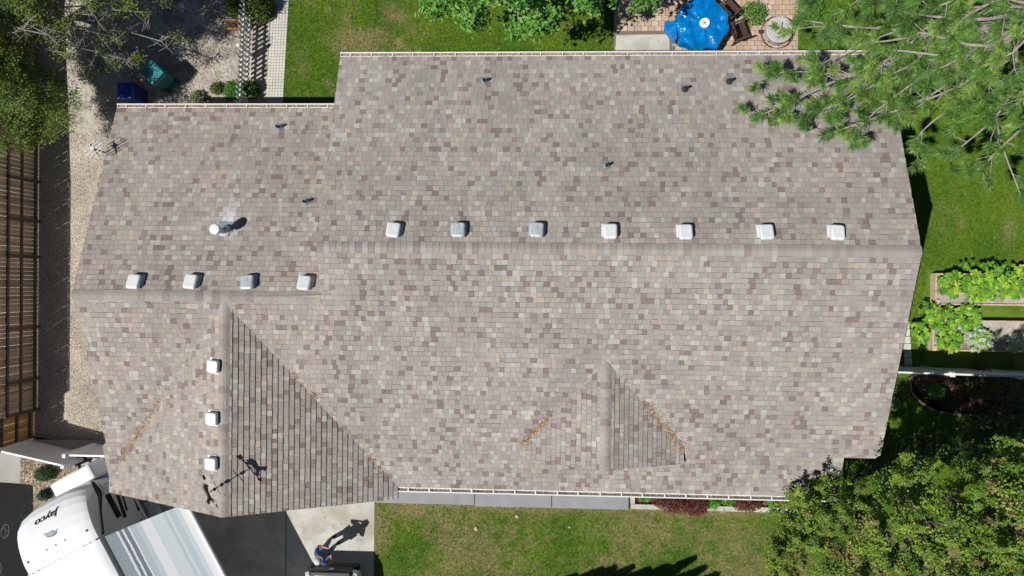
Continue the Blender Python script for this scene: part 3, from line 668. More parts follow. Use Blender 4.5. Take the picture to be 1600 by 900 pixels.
# local axes: x forward, y left (curb side is -y)
m_rv = mat('trailer_gelcoat', (.82,.84,.85), .3, noise=[(1.2, .03)]); m_rvs = mat('trailer_side_shaded', (.60,.64,.66), .4, noise=[(2, .04)])  # side is a greyer copy of the shell: its shade is put into the colour
W = 1.225
prof = [(0,3.2),(.35,3.20),(.7,3.15),(1.0,3.08),(1.3,2.97),(1.5,2.85),(1.66,2.66),(1.74,2.4),(1.74,1.7),(1.64,1.2),(1.5,.75)]
b_ = MB(); ys = [-1,-.97,-.85,-.5,0,.5,.85,.97,1]; rings = []
for (x_, z_) in prof:
    row = []
    for t in ys:
        e_ = abs(t)**6; dx = x_-(.22*abs(t)**4)*(x_/1.74)**1.2; dz = z_-.09*e_*(1 if z_ > 2.2 else 0)
        row.append((dx, W*t, dz))
    rings.append(row)
k = len(ys)
for a_, c_ in zip(rings[:-1], rings[1:]): b_.add(a_+c_, [(i,i+1,k+i+1,k+i) for i in range(k-1)])
for s_ in (0, k-1):
    col_ = [r_[s_] for r_ in rings]+[(0,W*ys[s_],.75)]; b_.add(col_, [tuple(range(len(col_)))])
b_.build('front_cap', m_rv, rv, smooth=True)
rb_ = MB(); rr_ = []
for x_ in (0.0,-8.2):
    rr_.append([(x_, W*t, 3.2-.09*abs(t)**6) for t in ys])
rb_.add(rr_[0]+rr_[1], [(i,k+i,k+i+1,i+1) for i in range(k-1)]); rb_.build('roof', m_rv, rv, smooth=True)
sb = MB(); sb.box((-4.1,0,1.93), (8.2,2*W-.012,2.36)); sb.build('side_wall', m_rvs, rv)
sb = MB()
for i in range(12): sb.box((-.005,-1.1+i*.2,3.206), (.05,.17,.008))
sb.build('roof_seam', mat('sealant', (.55,.57,.58), .6, noise=[(20, .2)]), rv)
m_gray = mat('graphic_grey', (.45,.43,.42), .5)
m_blk = mat('graphic_black', (.012,.012,.014), .4)
sd_y = -W-.004
def decal(pts, m, name='side_graphic', dy=0.0):
    n_ = len(pts); b_ = MB(); b_.add([(x,sd_y-dy,z) for x, z in pts]+[(x,sd_y-dy-.006,z) for x, z in pts], [tuple(range(n_)), tuple(range(2*n_-1,n_-1,-1))]+[(i,n_+i,n_+(i+1)%n_,(i+1)%n_) for i in range(n_)]); return b_.build(name, m, rv)
cap_side = MB(); cap_side.add([(0,sd_y+.003,.75),(1.28,sd_y+.003,.75),(1.42,sd_y+.003,1.7),(1.38,sd_y+.003,2.3),(1.1,sd_y+.003,2.9),(.4,sd_y+.003,3.08),(0,sd_y+.003,3.1)], [tuple(range(7))]); cap_side.build('cap_side_panel', m_rvs, rv)  # cap flank overlaid with the same shade-greyed colour
def side_pt(u, v):
    """photo point -> (forward, height) on the trailer's curb side"""
    d = RM.transposed() @ Vector(((u-800)/FPX, -(v-450)/FPX, -1.0)); o_ = Vector((0,0,CAM_H)); c_ = Vector((so.x,so.y,0))+VR_*W
    t = (c_-o_).dot(VR_)/d.dot(VR_); q = o_+d*t-c_; return (q.dot(UF), q.z)
def decal_px(pts, m): return decal([side_pt(*p_) for p_ in pts], m)
decal_px([(141,752),(147,753),(158,766),(159.5,774),(158.7,799),(163,834),(159.5,836),(155.5,799),(153,776)], m_blk)
decal_px([(152,755),(158,758),(163,768),(162,776),(160.5,774),(160,766)], m_gray)
decal_px([(154,768),(156,772),(156.5,798),(160.5,832),(159,833),(154.5,800),(153.8,778)], m_gray)
decal_px([(181,773),(186,774),(198,807),(193,810)], m_blk)
decal_px([(190,775),(193,775.5),(199.5,797),(197,799)], m_blk)
decal_px([(208,779),(211.5,780),(219,797),(216,799)], m_blk)
(x_a, z_a), (x_b, z_b), (x_c, z_c) = side_pt(164,774), side_pt(181,811), side_pt(171,772)
wx, wz = (x_a+x_b)/2, (z_a+z_c)/2; wl_, wh_ = abs(x_a-x_b), max(.22, abs(z_c-z_a))
fr = MB().box((wx,sd_y-.012,wz), (wl_,.03,wh_)).build('window', m_blk, rv); MB().box((wx,sd_y-.03,wz), (wl_-.06,.012,wh_-.06)).build('pane', mat('dark_glass', (.01,.012,.014), .08, spec=.6), fr)
fr = MB().box((-2.1,sd_y-.012,1.75), (1.0,.03,.6)).build('window', m_blk, rv); MB().box((-2.1,sd_y-.03,1.75), (.92,.012,.52)).build('pane', bpy.data.materials['dark_glass'], fr)
dr = MB().box((-.95,sd_y-.015,1.55), (.66,.035,1.8)).build('door', m_rv, rv); MB().box((-1.2,sd_y-.045,1.5), (.05,.03,.12)).build('handle', m_blk, dr)
MB().box((.2,sd_y-.012,.9), (2.0,.03,.05)).build('trim_strip', m_rvs, rv)
MB().box((-.2,sd_y-.22,.62), (.9,.42,.04)).build('entry_step', m_galv, rv); MB().box((-.2,sd_y-.42,.36), (.9,.36,.04)).build('entry_step', m_galv, rv)
for (x_, y_) in ((.36,-1.02),(.42,-.32),(.42,0),(.42,.32),(.36,1.02)):
    MB().lathe([(.035,0),(.035,.03),(.02,.045)], 10, c=(x_,y_,3.165)).build('marker_light', mat('amber_lens', (.25,.20,.14), .3), rv)
for x_ in (-3.9,-4.8):
    for s_ in (-1,1):
        w_ = MB().lathe([(.1,-.11),(.33,-.11),(.36,-.08),(.36,.08),(.33,.11),(.1,.11)], 20, c=(x_,s_*1.08,.36), M=Matrix.Rotation(math.pi/2,3,'X')).build('wheel', m_dark, rv)
MB().box((-3.4,0,.6), (9.4,1.9,.14)).build('chassis', m_blk, rv); MB().tube([(1.2,.8,.55),(2.75,.0,.52)], .05, 6).build('tongue_bar', m_blk, rv); MB().tube([(1.2,-.8,.55),(2.75,0,.52)], .05, 6).build('tongue_bar', m_blk, rv)
MB().box((2.0,.10,.92), (.60,1.75,.72), taper=.86).build('tank_cover', m_rv, rv, bevel=.1)
MB().tube([(2.45,0,.1),(2.45,0,1.0)], .05, 8).build('tongue_jack', m_blk, rv)
# lettering and crest on the cap
def cap_z(x): 
    for (x0_, z0_), (x1_, z1_) in zip(prof[:-1], prof[1:]):
        if x0_ <= x <= x1_ and x1_ > x0_: return z0_+(z1_-z0_)*(x-x0_)/(x1_-x0_)
    return 2.2
tx = bpy.data.curves.new('lettering', 'FONT'); tx.body = 'Jayco'; tx.size = .40; tx.align_x = 'CENTER'; tx.extrude = .006; tx.shear = .25; tx.offset = .007
to = bpy.data.objects.new('lettering_curve', tx); COL.objects.link(to); dg = bpy.context.evaluated_depsgraph_get(); me = bpy.data.meshes.new_from_object(to.evaluated_get(dg)); bpy.data.objects.remove(to)
me.materials.clear()
def cap_dx(x_, t): return x_-(.22*abs(t)**4)*(x_/1.74)**1.2
for v in me.vertices:
    # text x runs to the trailer's left, text up runs backwards
    yy_ = v.co.x*.95+.02; xx_ = 1.36-v.co.y*.62; t = yy_/W
    x_s = xx_-.26*abs(t)**2.6*.5
    v.co = Vector((cap_dx(xx_, t), yy_, cap_z(xx_)+.012+v.co.z))
me.update(); link('lettering', me, m_blk, rv)
eb = MB(); pts = []
for a in range(20):
    t = 2*math.pi*a/20; pts.append((.78+.085*math.cos(t), .0+.17*math.sin(t)+.05*math.cos(t)))
eb.add([(x,y,cap_z(x)+.012) for x, y in pts], [tuple(range(20))]); ebo = eb.build('bird_crest', mat('crest_blue', (.05,.08,.15), .4, noise=[(18, .5)]), rv)
eb = MB(); cp = [(.74,-.14),(.84,-.24),(.80,-.10),(.88,-.02),(.84,.10),(.9,.24),(.78,.16),(.72,.02)]
eb.add([(x,y,cap_z(x)+.016) for x, y in cp], [tuple(range(8))]); eb.build('crest_wing', mat('crest_grey', (.35,.40,.46), .4), ebo)
# awning
aw = MB(); n_ = 14; A0, A1 = -.05, -5.2
for i in range(n_):
    t0, t1 = i/n_, (i+1)/n_
    z0_, z1_ = 3.0-.80*t0-.05*math.sin(t0*math.pi), 3.0-.80*t1-.05*math.sin(t1*math.pi)
    y0_, y1_ = -W-.06-2.2*t0, -W-.06-2.2*t1
    aw.hexa([(A1-.25*t0,y0_,z0_-.006),(A0-.30*t0,y0_,z0_-.006),(A0-.30*t1,y1_,z1_-.006),(A1-.25*t1,y1_,z1_-.006),(A1-.25*t0,y0_,z0_),(A0-.30*t0,y0_,z0_),(A0-.30*t1,y1_,z1_),(A1-.25*t1,y1_,z1_)])
m_aw = mat('awning_stripes', (.8,.8,.8), .6, bump=(25, .12)); nt = m_aw.node_tree; nn = nt.nodes; ll = nt.links
tcn = nn.new('ShaderNodeTexCoord'); sp = nn.new('ShaderNodeSeparateXYZ'); ll.new(tcn.outputs['Object'], sp.inputs[0])
wv = nn.new('ShaderNodeTexNoise'); wv.inputs['Scale'].default_value = 7; ll.new(tcn.outputs['Object'], wv.inputs['Vector'])
ad_ = nn.new('ShaderNodeMath'); ad_.operation = 'MULTIPLY_ADD'; ad_.inputs[1].default_value = .04; ll.new(wv.outputs[0], ad_.inputs[0]); ll.new(sp.outputs[1], ad_.inputs[2])
mr = nn.new('ShaderNodeMapRange'); mr.inputs[1].default_value = -W-.06+.02; mr.inputs[2].default_value = -W-.06-2.2+.02; ll.new(ad_.outputs[0], mr.inputs[0])
cr = nn.new('ShaderNodeValToRGB'); cr.color_ramp.interpolation = 'CONSTANT'; els = cr.color_ramp.elements
gy, lg, wh, dg_ = (.33,.38,.40), (.50,.57,.60), (.80,.81,.81), (.20,.23,.27)
stops = [(0,gy),(.14,wh),(.165,dg_),(.20,wh),(.225,dg_),(.27,wh),(.29,lg),(.36,(.58,.64,.66)),(.42,wh),(.54,(.62,.68,.70)),(.70,lg),(.74,(.62,.68,.70)),(.77,lg),(.84,(.6,.66,.68)),(.90,wh)]
els[0].color = (*stops[0][1],1); els[1].position = stops[1][0]; els[1].color = (*stops[1][1],1)
for p_, c_ in stops[2:]: e_ = els.new(p_); e_.color = (*c_,1)
ll.new(mr.outputs[0], cr.inputs[0]); ll.new(cr.outputs[0], nn['Principled BSDF'].inputs['Base Color'])
awo = aw.build('awning', m_aw, rv)
MB().tube([(A0-.28,-W-2.3,2.2),(A1-.3,-W-2.3,2.2)], .055, 10).build('awning_roller', m_rv, awo)
for x_ in (A0-.12, A1-.1): MB().tube([(x_,-W-.03,1.1),(x_-.1,-W-.6,1.9),(x_-.15,-W-2.25,2.17)], .025, 6).build('awning_arm', m_blk, awo)
bl = G(150,748,.8)
tp = empty('blue_tarp_bundle', (bl.x,bl.y,0)); tag(tp, 'crumpled blue tarp bundle by the trailer tongue', 'tarp')
b_ = MB(); ring = []
for i, (r_, z_) in enumerate(((.62,.02),(.62,.35),(.55,.65),(.3,.8),(.02,.76))):
    ring.append([((r_*(1+.22*math.sin(3*t+i)+.12*math.sin(7*t+2*i)))*math.cos(t)*.85, (r_*(1+.2*math.sin(4*t+i)))*math.sin(t)*.55, z_+.05*math.sin(5*t+i)) for t in [2*math.pi*j/22 for j in range(22)]])
for a_, c_ in zip(ring[:-1], ring[1:]): b_.add(a_+c_, [(j,(j+1)%22,22+(j+1)%22,22+j) for j in range(22)])
b_.build('tarp', mat('tarp_blue', (.22,.38,.68), .4, bump=(6, .7, .06)), tp, smooth=True)
# thin flat black sheet with grey ovals on it
mt = empty('flat_black_sheet', (0,0,0)); tag(mt, 'flat black sheet with pale oval motifs left of the trailer', 'mat')
mp = P((-30,752),(46,757),(50,759),(52,763),(50,900),(46,960),(-30,960))
MB().prism(list(reversed(mp)), .009, .022).build('black_sheet', mat('sheet_black', (.008,.008,.009), .85, noise=[(5, .25), (60, .3)]), mt)
m_motif = mat('motif_grey', (.16,.16,.16), .8, noise=[(40, .5)])
for (u, v) in ((8,830),(-4,890)):
    c = G(u, v, .03); pts = [(c.x+.14*math.cos(t)+.04*math.sin(t), c.y+.24*math.sin(t), .026) for t in [2*math.pi*i/24 for i in range(25)]]
    MB().tube(pts, .014, 5).build('oval_motif', m_motif, mt)
    MB().tube([(c.x-.03,c.y+.2,.026),(c.x+.02,c.y,.026),(c.x-.02,c.y-.2,.026)], .012, 5).build('oval_motif', m_motif, mt); MB().tube([(c.x-.12,c.y+.05,.026),(c.x+.0,c.y+.10,.026),(c.x+.13,c.y-.04,.026)], .010, 5).build('oval_motif', m_motif, mt)

# ------------------------------------------------------------ car nosing into the drive
hc_ = G(516,894,.95); car = empty('parked_car', (hc_.x,hc_.y-.13,0), 0); car.scale = (1.04,1,1.15); tag(car, 'white car with a black grille parked nose towards the house', 'car')
m_car = mat('white_car_paint', (.78,.79,.80), .22, coat=.6); m_glass = bpy.data.materials['dark_glass']
sec = []   # stations along y (front at 0, going negative); half width, sill z, shoulder z, crown z
for (y_, w_, zl, zs, zc) in ((0.10,.62,.35,.66,.70),(0.02,.80,.25,.80,.86),(-.25,.90,.22,.88,.97),(-.8,.93,.22,.95,1.04),(-1.25,.94,.22,.98,1.08),(-2.4,.95,.22,1.0,1.10),(-3.6,.94,.22,1.02,1.10),(-4.4,.90,.25,1.0,1.06),(-4.65,.78,.35,.9,.95)):
    sec.append([(-w_*.93,y_,zl),(-w_,y_,zl+.22),(-w_,y_,zs-.06),(-w_*.92,y_,zs),(-w_*.5,y_,zc),(0,y_,zc+.012),(w_*.5,y_,zc),(w_*.92,y_,zs),(w_,y_,zs-.06),(w_,y_,zl+.22),(w_*.93,y_,zl)])
b_ = MB(); k = 11
for a_, c_ in zip(sec[:-1], sec[1:]): b_.add(a_+c_, [(i,i+1,k+i+1,k+i) for i in range(k-1)]+[(k-1,0,k,2*k-1)])
b_.add(sec[0], [tuple(range(k-1,-1,-1))]); b_.add(sec[-1], [tuple(range(k))]); b_.build('body', m_car, car, smooth=True)
b_ = MB(); cs_ = [[(-w_,y_,z0_),(-w2,y2,z1_),(w2,y2,z1_),(w_,y_,z0_)] for (w_,y_,z0_,w2,y2,z1_) in ((.86,-1.2,1.06,.62,-1.95,1.55),(.86,-4.3,1.06,.62,-3.7,1.55))]
q = cs_[0]+cs_[1]; b_.add(q, [(0,3,2,1),(4,5,6,7),(0,1,5,4),(1,2,6,5),(2,3,7,6)]); b_.build('greenhouse', m_glass, car)
MB().box((0,-2.85,1.56), (1.26,1.9,.05)).build('roof_panel', m_car, car, bevel=.02)
MB().box((0,.12,.62), (1.30,.07,.40)).build('grille', m_blk, car, bevel=.02); MB().lathe([(.06,0),(.075,.012),(.04,.02)], 16, c=(0,.165,.70), M=Matrix.Rotation(-math.pi/2,3,'X')).build('badge', m_galv, car)
MB().box((0,.06,.36), (1.62,.26,.26), taper=.94).build('bumper', m_blk, car, bevel=.08); MB().box((0,.055,.80), (1.44,.22,.10), taper=.9).build('nose_shade_strip', m_blk, car, bevel=.04)  # bumper blackened and black strip added to paint the shade on the car's front
for s_ in (-1,1):
    MB().box((s_*.70,.035,.70), (.26,.12,.13), M=Matrix.Rotation(-s_*.25,3,'Z')).build('headlight', mat('lamp_glass', (.55,.6,.62), .1, spec=.6), car, bevel=.02)
    for y_ in (-.85,-3.6): MB().lathe([(.1,-.11),(.32,-.11),(.35,-.08),(.35,.08),(.32,.11),(.1,.11)], 20, c=(s_*.86,y_,.35), M=Matrix.Rotation(math.pi/2,3,'Y')).build('wheel', m_dark, car)

# ------------------------------------------------------------ person with the drone controller
ft = G(521,846); per = empty('person', (ft.x,ft.y,.01), math.atan2(.60,.80)); tag(per, 'person in blue shirt and pale cap holding a controller by the car', 'person')
# local: x forward, y left
def skin(name, verts, edges, rads, m, parent, root=0, sub=2):
    me = bpy.data.meshes.new(name); me.from_pydata(verts, edges, []); o = link(name, me, m, parent)
    o.modifiers.new('skin', 'SKIN')
    me.skin_vertices.new() if not me.skin_vertices else None
    for i, r_ in enumerate(rads): me.skin_vertices[0].data[i].radius = (r_, r_) if not hasattr(r_, '__len__') else r_
    me.skin_vertices[0].data[root].use_root = True
    sb_ = o.modifiers.new('sub', 'SUBSURF'); sb_.levels = sb_.render_levels = sub
    for p_ in me.polygons: p_.use_smooth = True
    return o
m_skin = mat('skin_tone', (.50,.25,.16), .55); m_shirt = mat('blue_shirt', (.075,.115,.26), .85, noise=[(9, .3)], bump=(14, .5, .03)); m_jean = mat('denim', (.10,.15,.26), .9, noise=[(20, .2)])
bv = [(0,0,.95),(0,0,1.12),(0,0,1.32),(.0,0,1.46),(.02,0,1.56),(.04,0,1.66),(.045,0,1.74),
      (0,.20,1.43),(.10,.33,1.20),(.30,.12,1.27),(.36,.05,1.29),(0,-.20,1.43),(.10,-.33,1.20),(.30,-.12,1.27),(.36,-.05,1.29),
      (0,.10,.90),(.02,.12,.50),(-.01,.13,.10),(.10,.14,.05),(0,-.10,.90),(.02,-.12,.50),(-.01,-.13,.10),(.10,-.14,.05)]
be = [(0,1),(1,2),(2,3),(3,4),(4,5),(5,6),(3,7),(7,8),(8,9),(9,10),(3,11),(11,12),(12,13),(13,14),(0,15),(15,16),(16,17),(17,18),(0,19),(19,20),(20,21),(21,22)]
br = [(.12,.15),(.11,.14),(.12,.16),(.08,.10),.055,.085,.075,.065,.045,.034,.03,.065,.045,.034,.03,.09,.06,.045,.04,.09,.06,.045,.04]
skin('body', bv, be, br, m_skin, per)
skin('shirt', [(0,0,.92),(0,0,1.12),(0,0,1.32),(0,0,1.44),(0,.20,1.42),(.06,.285,1.28),(0,-.20,1.42),(.06,-.285,1.28)], [(0,1),(1,2),(2,3),(3,4),(4,5),(3,6),(6,7)], [(.15,.18),(.14,.17),(.15,.19),(.10,.12),.085,.075,.085,.075], m_shirt, per)
skin('trousers', [(0,0,.95),(0,.10,.86),(.02,.12,.50),(-.01,.13,.09),(0,-.10,.86),(.02,-.12,.50),(-.01,-.13,.09)], [(0,1),(1,2),(2,3),(0,4),(4,5),(5,6)], [(.14,.17),.11,.085,.075,.11,.085,.075], m_jean, per)
for s_ in (-1,1):
    MB().box((.06,s_*.135,.045), (.28,.10,.08), taper=.85).build('shoe', m_dark, per, bevel=.02)
    for f_ in range(4): MB().tube([(.355,s_*(.075+.004*f_),1.315-.018*f_),(.395,s_*(.06),1.31-.019*f_),(.40,s_*.03,1.305-.018*f_)], [.009,.008,.007], 6).build('finger', m_skin, per)
    MB().tube([(.345,s_*.06,1.32),(.375,s_*.04,1.335),(.40,s_*.02,1.33)], [.011,.009,.008], 6).build('thumb', m_skin, per)
    MB().lathe([(.006,-.03),(.02,-.015),(.022,.01),(.008,.03)], 8, c=(.04,s_*.088,1.66), M=Matrix.Rotation(.2,3,'X')).build('ear', m_skin, per, smooth=True)
    MB().lathe([(.004,-.012),(.012,0),(.004,.012)], 8, c=(.118,s_*.032,1.675)).build('eye', m_dark, per)
MB().tube([(.118,0,1.68),(.145,0,1.645),(.122,0,1.635)], [.008,.013,.008], 6).build('nose', m_skin, per); MB().box((.118,0,1.60), (.012,.05,.010)).build('mouth', mat('lips', (.40,.16,.13), .5), per)
cb = MB(); cb.lathe([(.108,1.70),(.112,1.74),(.098,1.79),(.06,1.825),(.01,1.835)], 18, c=(.035,0,0)); cb.lathe([(.005,0),(.105,.0),(.105,.012),(.005,.012)], 16, c=(.105,0,1.705), M=Matrix.Diagonal((1.05,.85,1))); cb.build('cap', mat('pale_cap', (.68,.69,.70), .8), per, smooth=True)
cw = Matrix.Rotation(per.rotation_euler.z, 3, 'Z') @ Vector((.40,0,1.30)); ct = empty('drone_controller', (ft.x+cw.x,ft.y+cw.y,1.31), per.rotation_euler.z); tag(ct, 'small pale handheld controller held in front of the person', 'controller')
MB().box((0,0,0), (.09,.17,.035)).build('controller_body', mat('controller_grey', (.55,.55,.55), .5), ct, bevel=.01)
for s_ in (-1,1): MB().tube([(.0,s_*.05,.015),(.0,s_*.05,.04)], .006, 6).build('stick', m_dark, ct)
MB().box((.06,0,.045), (.012,.15,.075), M=Matrix.Rotation(-.4,3,'Y')).build('screen', m_glass, ct)

# ------------------------------------------------------------ vegetable beds
def raised_bed(x0, x1, y0, y1, label, h=.30):
    o = empty('raised_bed', (x0,y0,0)); tag(o, label, 'garden bed', 'raised vegetable beds')
    for (cx, cy, sx, sy) in (((x1-x0)/2,.025,x1-x0,.05),((x1-x0)/2,y1-y0-.025,x1-x0,.05),(.025,(y1-y0)/2,.05,y1-y0-.104),(x1-x0-.025,(y1-y0)/2,.05,y1-y0-.104)):
        for z_ in (.078,.225): MB().box((cx,cy,z_), (sx,sy,.142)).build('plank', m_wood_p, o)
    MB().box((.075,.1,.305), (.14,.14,.03)).build('corner_cap', m_wood_p, o)
    MB().box(((x1-x0)/2,(y1-y0)/2,.12), (x1-x0-.11,y1-y0-.11,.24)).build('soil', m_dirt, o)
raised_bed(12.72, 18.5, -.56, .46, 'long wooden raised bed full of squash leaves, the farther from the white fence')
raised_bed(12.66, 18.5, -2.05, -1.05, 'wooden raised bed nearest the white fence with pale leaved plants')
def leaf_mesh(name, m, col, lobes=5, r=.1):
    b_ = MB(); n_ = 14; rim = []
    for i in range(n_):
        t = 2*math.pi*i/n_; rr = r*(.82+.22*math.cos(lobes*t))*(.55 if i == n_//2 else 1); rim.append((rr*math.cos(t), rr*math.sin(t), -.25*r+.10*r*math.cos(2*t)))
    b_.add([(0,0,0)]+rim, [(0,1+i,1+(i+1)%n_) for i in range(n_)], col); b_.tube([(0,0,0),(-.3*r,0,-r*.9),(-.35*r,0,-r*1.8)], .06*r, 4, (.2,.3,.08)); return b_
m_sq = [mat('squash_leaf_'+str(i), c, .5, trans=.25, noise=[(14, .15)], objrand=.22) for i, c in enumerate(((.15,.36,.04),(.30,.52,.05),(.55,.60,.07),(.48,.60,.40)))]
lm = []
for i in range(4):
    o = leaf_mesh('leaf', m_sq[i], (1,1,1), 5 if i < 3 else 7).build('leaf', m_sq[i], None); lm.append(o.data); bpy.data.objects.remove(o)
    lm[-1].materials.clear(); lm[-1].materials.append(m_sq[i])
def plant(u, v, n, rx, ry, weights, label, zb=.26, sc_=(.85,1.5), name='squash_plant', grp='squash plants in the raised beds'):
    c = G(u, v, .45); o = empty(name, (c.x,c.y,zb)); tag(o, label, 'plant', grp)
    for i in range(n):
        k_ = random.choices(range(4), weights)[0]; f = link('leaf', lm[k_], None, o); a = random.uniform(0, 6.28); rr = math.sqrt(random.random())
        f.location = (rx*rr*math.cos(a), ry*rr*math.sin(a), .12+.30*(1-rr*.7)*random.uniform(.5, 1.1)); s_ = random.uniform(*sc_); f.scale = (s_,s_,s_)
        f.rotation_euler = (random.gauss(0,.32), random.gauss(0,.32), random.uniform(0, 6.28))
plant(1490,444,70,.42,.42,(6,4,.3,0), 'squash plant in the far bed at its left end')
plant(1526,450,90,.45,.50,(4,6,.8,0), 'squash plant with light leaves second in the far bed')
plant(1562,444,90,.45,.50,(4,5,1,0), 'squash plant third in the far bed')
plant(1596,442,80,.45,.5,(2,5,3,0), 'yellowing squash plant at the right end of the far bed')
plant(1452,488,24,.35,.30,(6,4,.4,0), 'low leafy plant spilling left between the two beds')
plant(1478,500,84,.45,.45,(6,4,.3,0), 'dark green squash plant between the two beds')
plant(1512,496,74,.42,.40,(6,4,.2,0), 'squash plant right of the dark green one between the beds')
plant(1484,534,44,.40,.36,(3,6,1.0,0), 'squash plant with light leaves at the left end of the near bed')
plant(1438,520,24,.28,.34,(5,5,.3,0), 'leafy plant on the lawn beside the house corner')
plant(1530,530,70,.46,.40,(.4,.5,.2,7), 'silvery pale leaved plant in the near bed', sc_=(.7,1.25))
plant(1588,538,34,.4,.3,(.3,.3,.1,5), 'small silvery plant at the right end of the near bed', sc_=(.5,.9))
plant(1540,416,34,.9,.16,(6,4,.4,0), 'thin row of leaves along the upper edge of the far bed', sc_=(.5,.8))
sp_ = MB()
for i in range(4): sp_.box((0,-i*.2,.02), (.22,.18,.04))
st = empty('stepping_stones', tuple(G(1414,508))[:2]+(0,)); tag(st, 'pale stepping slabs beside the house corner', 'paving')
for i in range(6): MB().box((.02*i,-i*.24,.03), (.24,.225,.05)).build('slab', m_pathst, st, bevel=.01)
# curved garden edging and mulch bed in the shade
eg = P((1419,588),(1423,612),(1436,628),(1460,642),(1490,647),(1600,650),(1640,650),(1640,585))
sheet('shade_bed', eg, .006, m_mulch)
ep = P((1419,588),(1423,612),(1436,628),(1460,642),(1490,647),(1560,649),(1640,650))
edg = empty('garden_edging', (0,0,0)); tag(edg, 'curved garden edging round the shaded bed, with shade put into its colour', 'edging')
for a_, c_ in zip(ep[:-1], ep[1:]):
    a_ = Vector((*a_,.05)); c_ = Vector((*c_,.03)); k = max(1, int((c_-a_).length/.28))
    for i in range(k):
        p_ = a_+(c_-a_)*((i+.5)/k); d_ = (c_-a_); MB().box(p_, (d_.length/k-.012,.06,.08), M=Matrix.Rotation(math.atan2(d_.y,d_.x),3,'Z')).build('edging_block', m_joint, edg)  # darker block colour paints in the shade lying on the edging

# ------------------------------------------------------------ foliage
def leaves(C, size, cols, up=.6, fold=.25, asp=.55):
    """C (n,3) leaf centres -> folded leaf quads (two triangles each)"""
    n = len(C); nr = rng.normal(0, 1, (n,3)); nr[:,2] = np.abs(nr[:,2])+up; nr /= np.linalg.norm(nr, axis=1)[:,None]
    d = rng.normal(0, 1, (n,3)); d -= nr*(d*nr).sum(1)[:,None]; d /= np.linalg.norm(d, axis=1)[:,None]; s = np.cross(nr, d)
    L = size*rng.uniform(.65, 1.3, (n,1)); w = L*asp
    V = np.stack([C-d*L/2, C+s*w/2+nr*w*fold-d*L*.05, C+d*L/2, C-s*w/2+nr*w*fold-d*L*.05], 1).reshape(-1,3)
    i = np.arange(n)[:,None]*4; F = np.concatenate([i+np.array([[0,1,2]]), i+np.array([[0,2,3]])], 0)
    return V, F, np.concatenate([cols, cols], 0)
def pick(pal, n, jit=.14):
    c = np.array([p[0] for p in pal]); w = np.array([p[1] for p in pal], float); w /= w.sum()
    return c[rng.choice(len(c), n, p=w)]*(1+rng.normal(0, jit, (n,1)))
def broad_tree(name, label, base, h, blobs, nper, leaf, pal, trunk_r=.12, group=None, sig=.30, cat='tree', bark=None, droop=0.0, twigs=True, sub=9, plume=False):
    """blobs: list of (x,y,z,rx,ry,rz): masses of foliage, each broken into many small clumps"""
    o = empty(name, (base[0],base[1],0)); tag(o, label, cat, group); off = np.array([base[0],base[1],0])
    tr = MB(); top_ = Vector((0,0,h)); tr.tube([(0,0,-.05),(.03,.02,h*.4),(-.02,.03,h*.75),(0,0,h)], [trunk_r,trunk_r*.85,trunk_r*.55,trunk_r*.3], 8)
    Cs = []; Co = []
    for (x,y,z,rx,ry,rz) in blobs:
        b0 = Vector((x,y,z))-Vector(off); st_ = Vector((0,0,max(.2, min(h*.85, b0.z*.55))))
        tr.tube([st_, st_.lerp(b0,.5)-Vector((0,0,.05)), b0-Vector((0,0,rz*.6))], [trunk_r*.45,trunk_r*.28,.012], 6)
        nc = max(4, int(sub*rx*ry*4))
        u = rng.normal(0, 1, (nc,3)); u /= np.linalg.norm(u, axis=1)[:,None]; rad = rng.uniform(.35, 1.0, (nc,1))**.5
        cc = u*rad*np.array([rx,ry,rz])
        for q in cc:
            if twigs: tr.tube([b0-Vector((0,0,rz*.6)), b0+Vector(q)*.6-Vector((0,0,.12)), b0+Vector(q)-Vector((0,0,.05))], [.012,.008,.003], 4, cap=False)
            k = int(nper*rng.uniform(.5, 1.5)); pts = rng.normal(0, 1, (k,3))*np.array([sig,sig,sig*.6])*rng.uniform(.55, 1.25)
            if plume:
                t_ = rng.uniform(0, 1, k)**.8; ph = rng.uniform(0, 6.28, k); ra = (.21*(1-t_)+.03)*rng.uniform(.5, 1.1, k); lean = rng.normal(0, .22, 2)
                pts = np.stack([ra*np.cos(ph)+lean[0]*t_, ra*np.sin(ph)+lean[1]*t_, (t_-.4)*.62], 1)
            pts[:,2] -= droop*np.abs(pts[:,0]+pts[:,1]); Cs.append(np.array(b0)+q+pts)
            tint = pick(pal, 1, .10)[0]; mixc = .5*tint+.5*pick(pal, k, .13); Co.append(mixc)
    tr.build('trunk', bark or m_bark_d, o)
    C = np.concatenate(Cs); C[:,2] = np.maximum(C[:,2], .03); V, F, cl = leaves(C, leaf, np.concatenate(Co))
    link('crown', mesh_np('crown', V, [F], [cl]), m_leaf, o); return o
def blob(u, v, z, rx, ry, rz): q = G(u, v, z); return (q.x, q.y, z, rx, ry, rz)
pal_y = [((.17,.31,.035),4),((.27,.39,.05),3.2),((.09,.20,.025),3.2),((.42,.48,.11),1.1),((.42,.28,.14),.7),((.29,.10,.07),.3)]
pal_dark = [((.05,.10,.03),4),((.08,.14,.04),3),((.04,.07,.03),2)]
pal_maple = [((.12,.31,.045),4),((.18,.40,.065),4),((.08,.21,.035),2),((.26,.48,.12),1.5)]
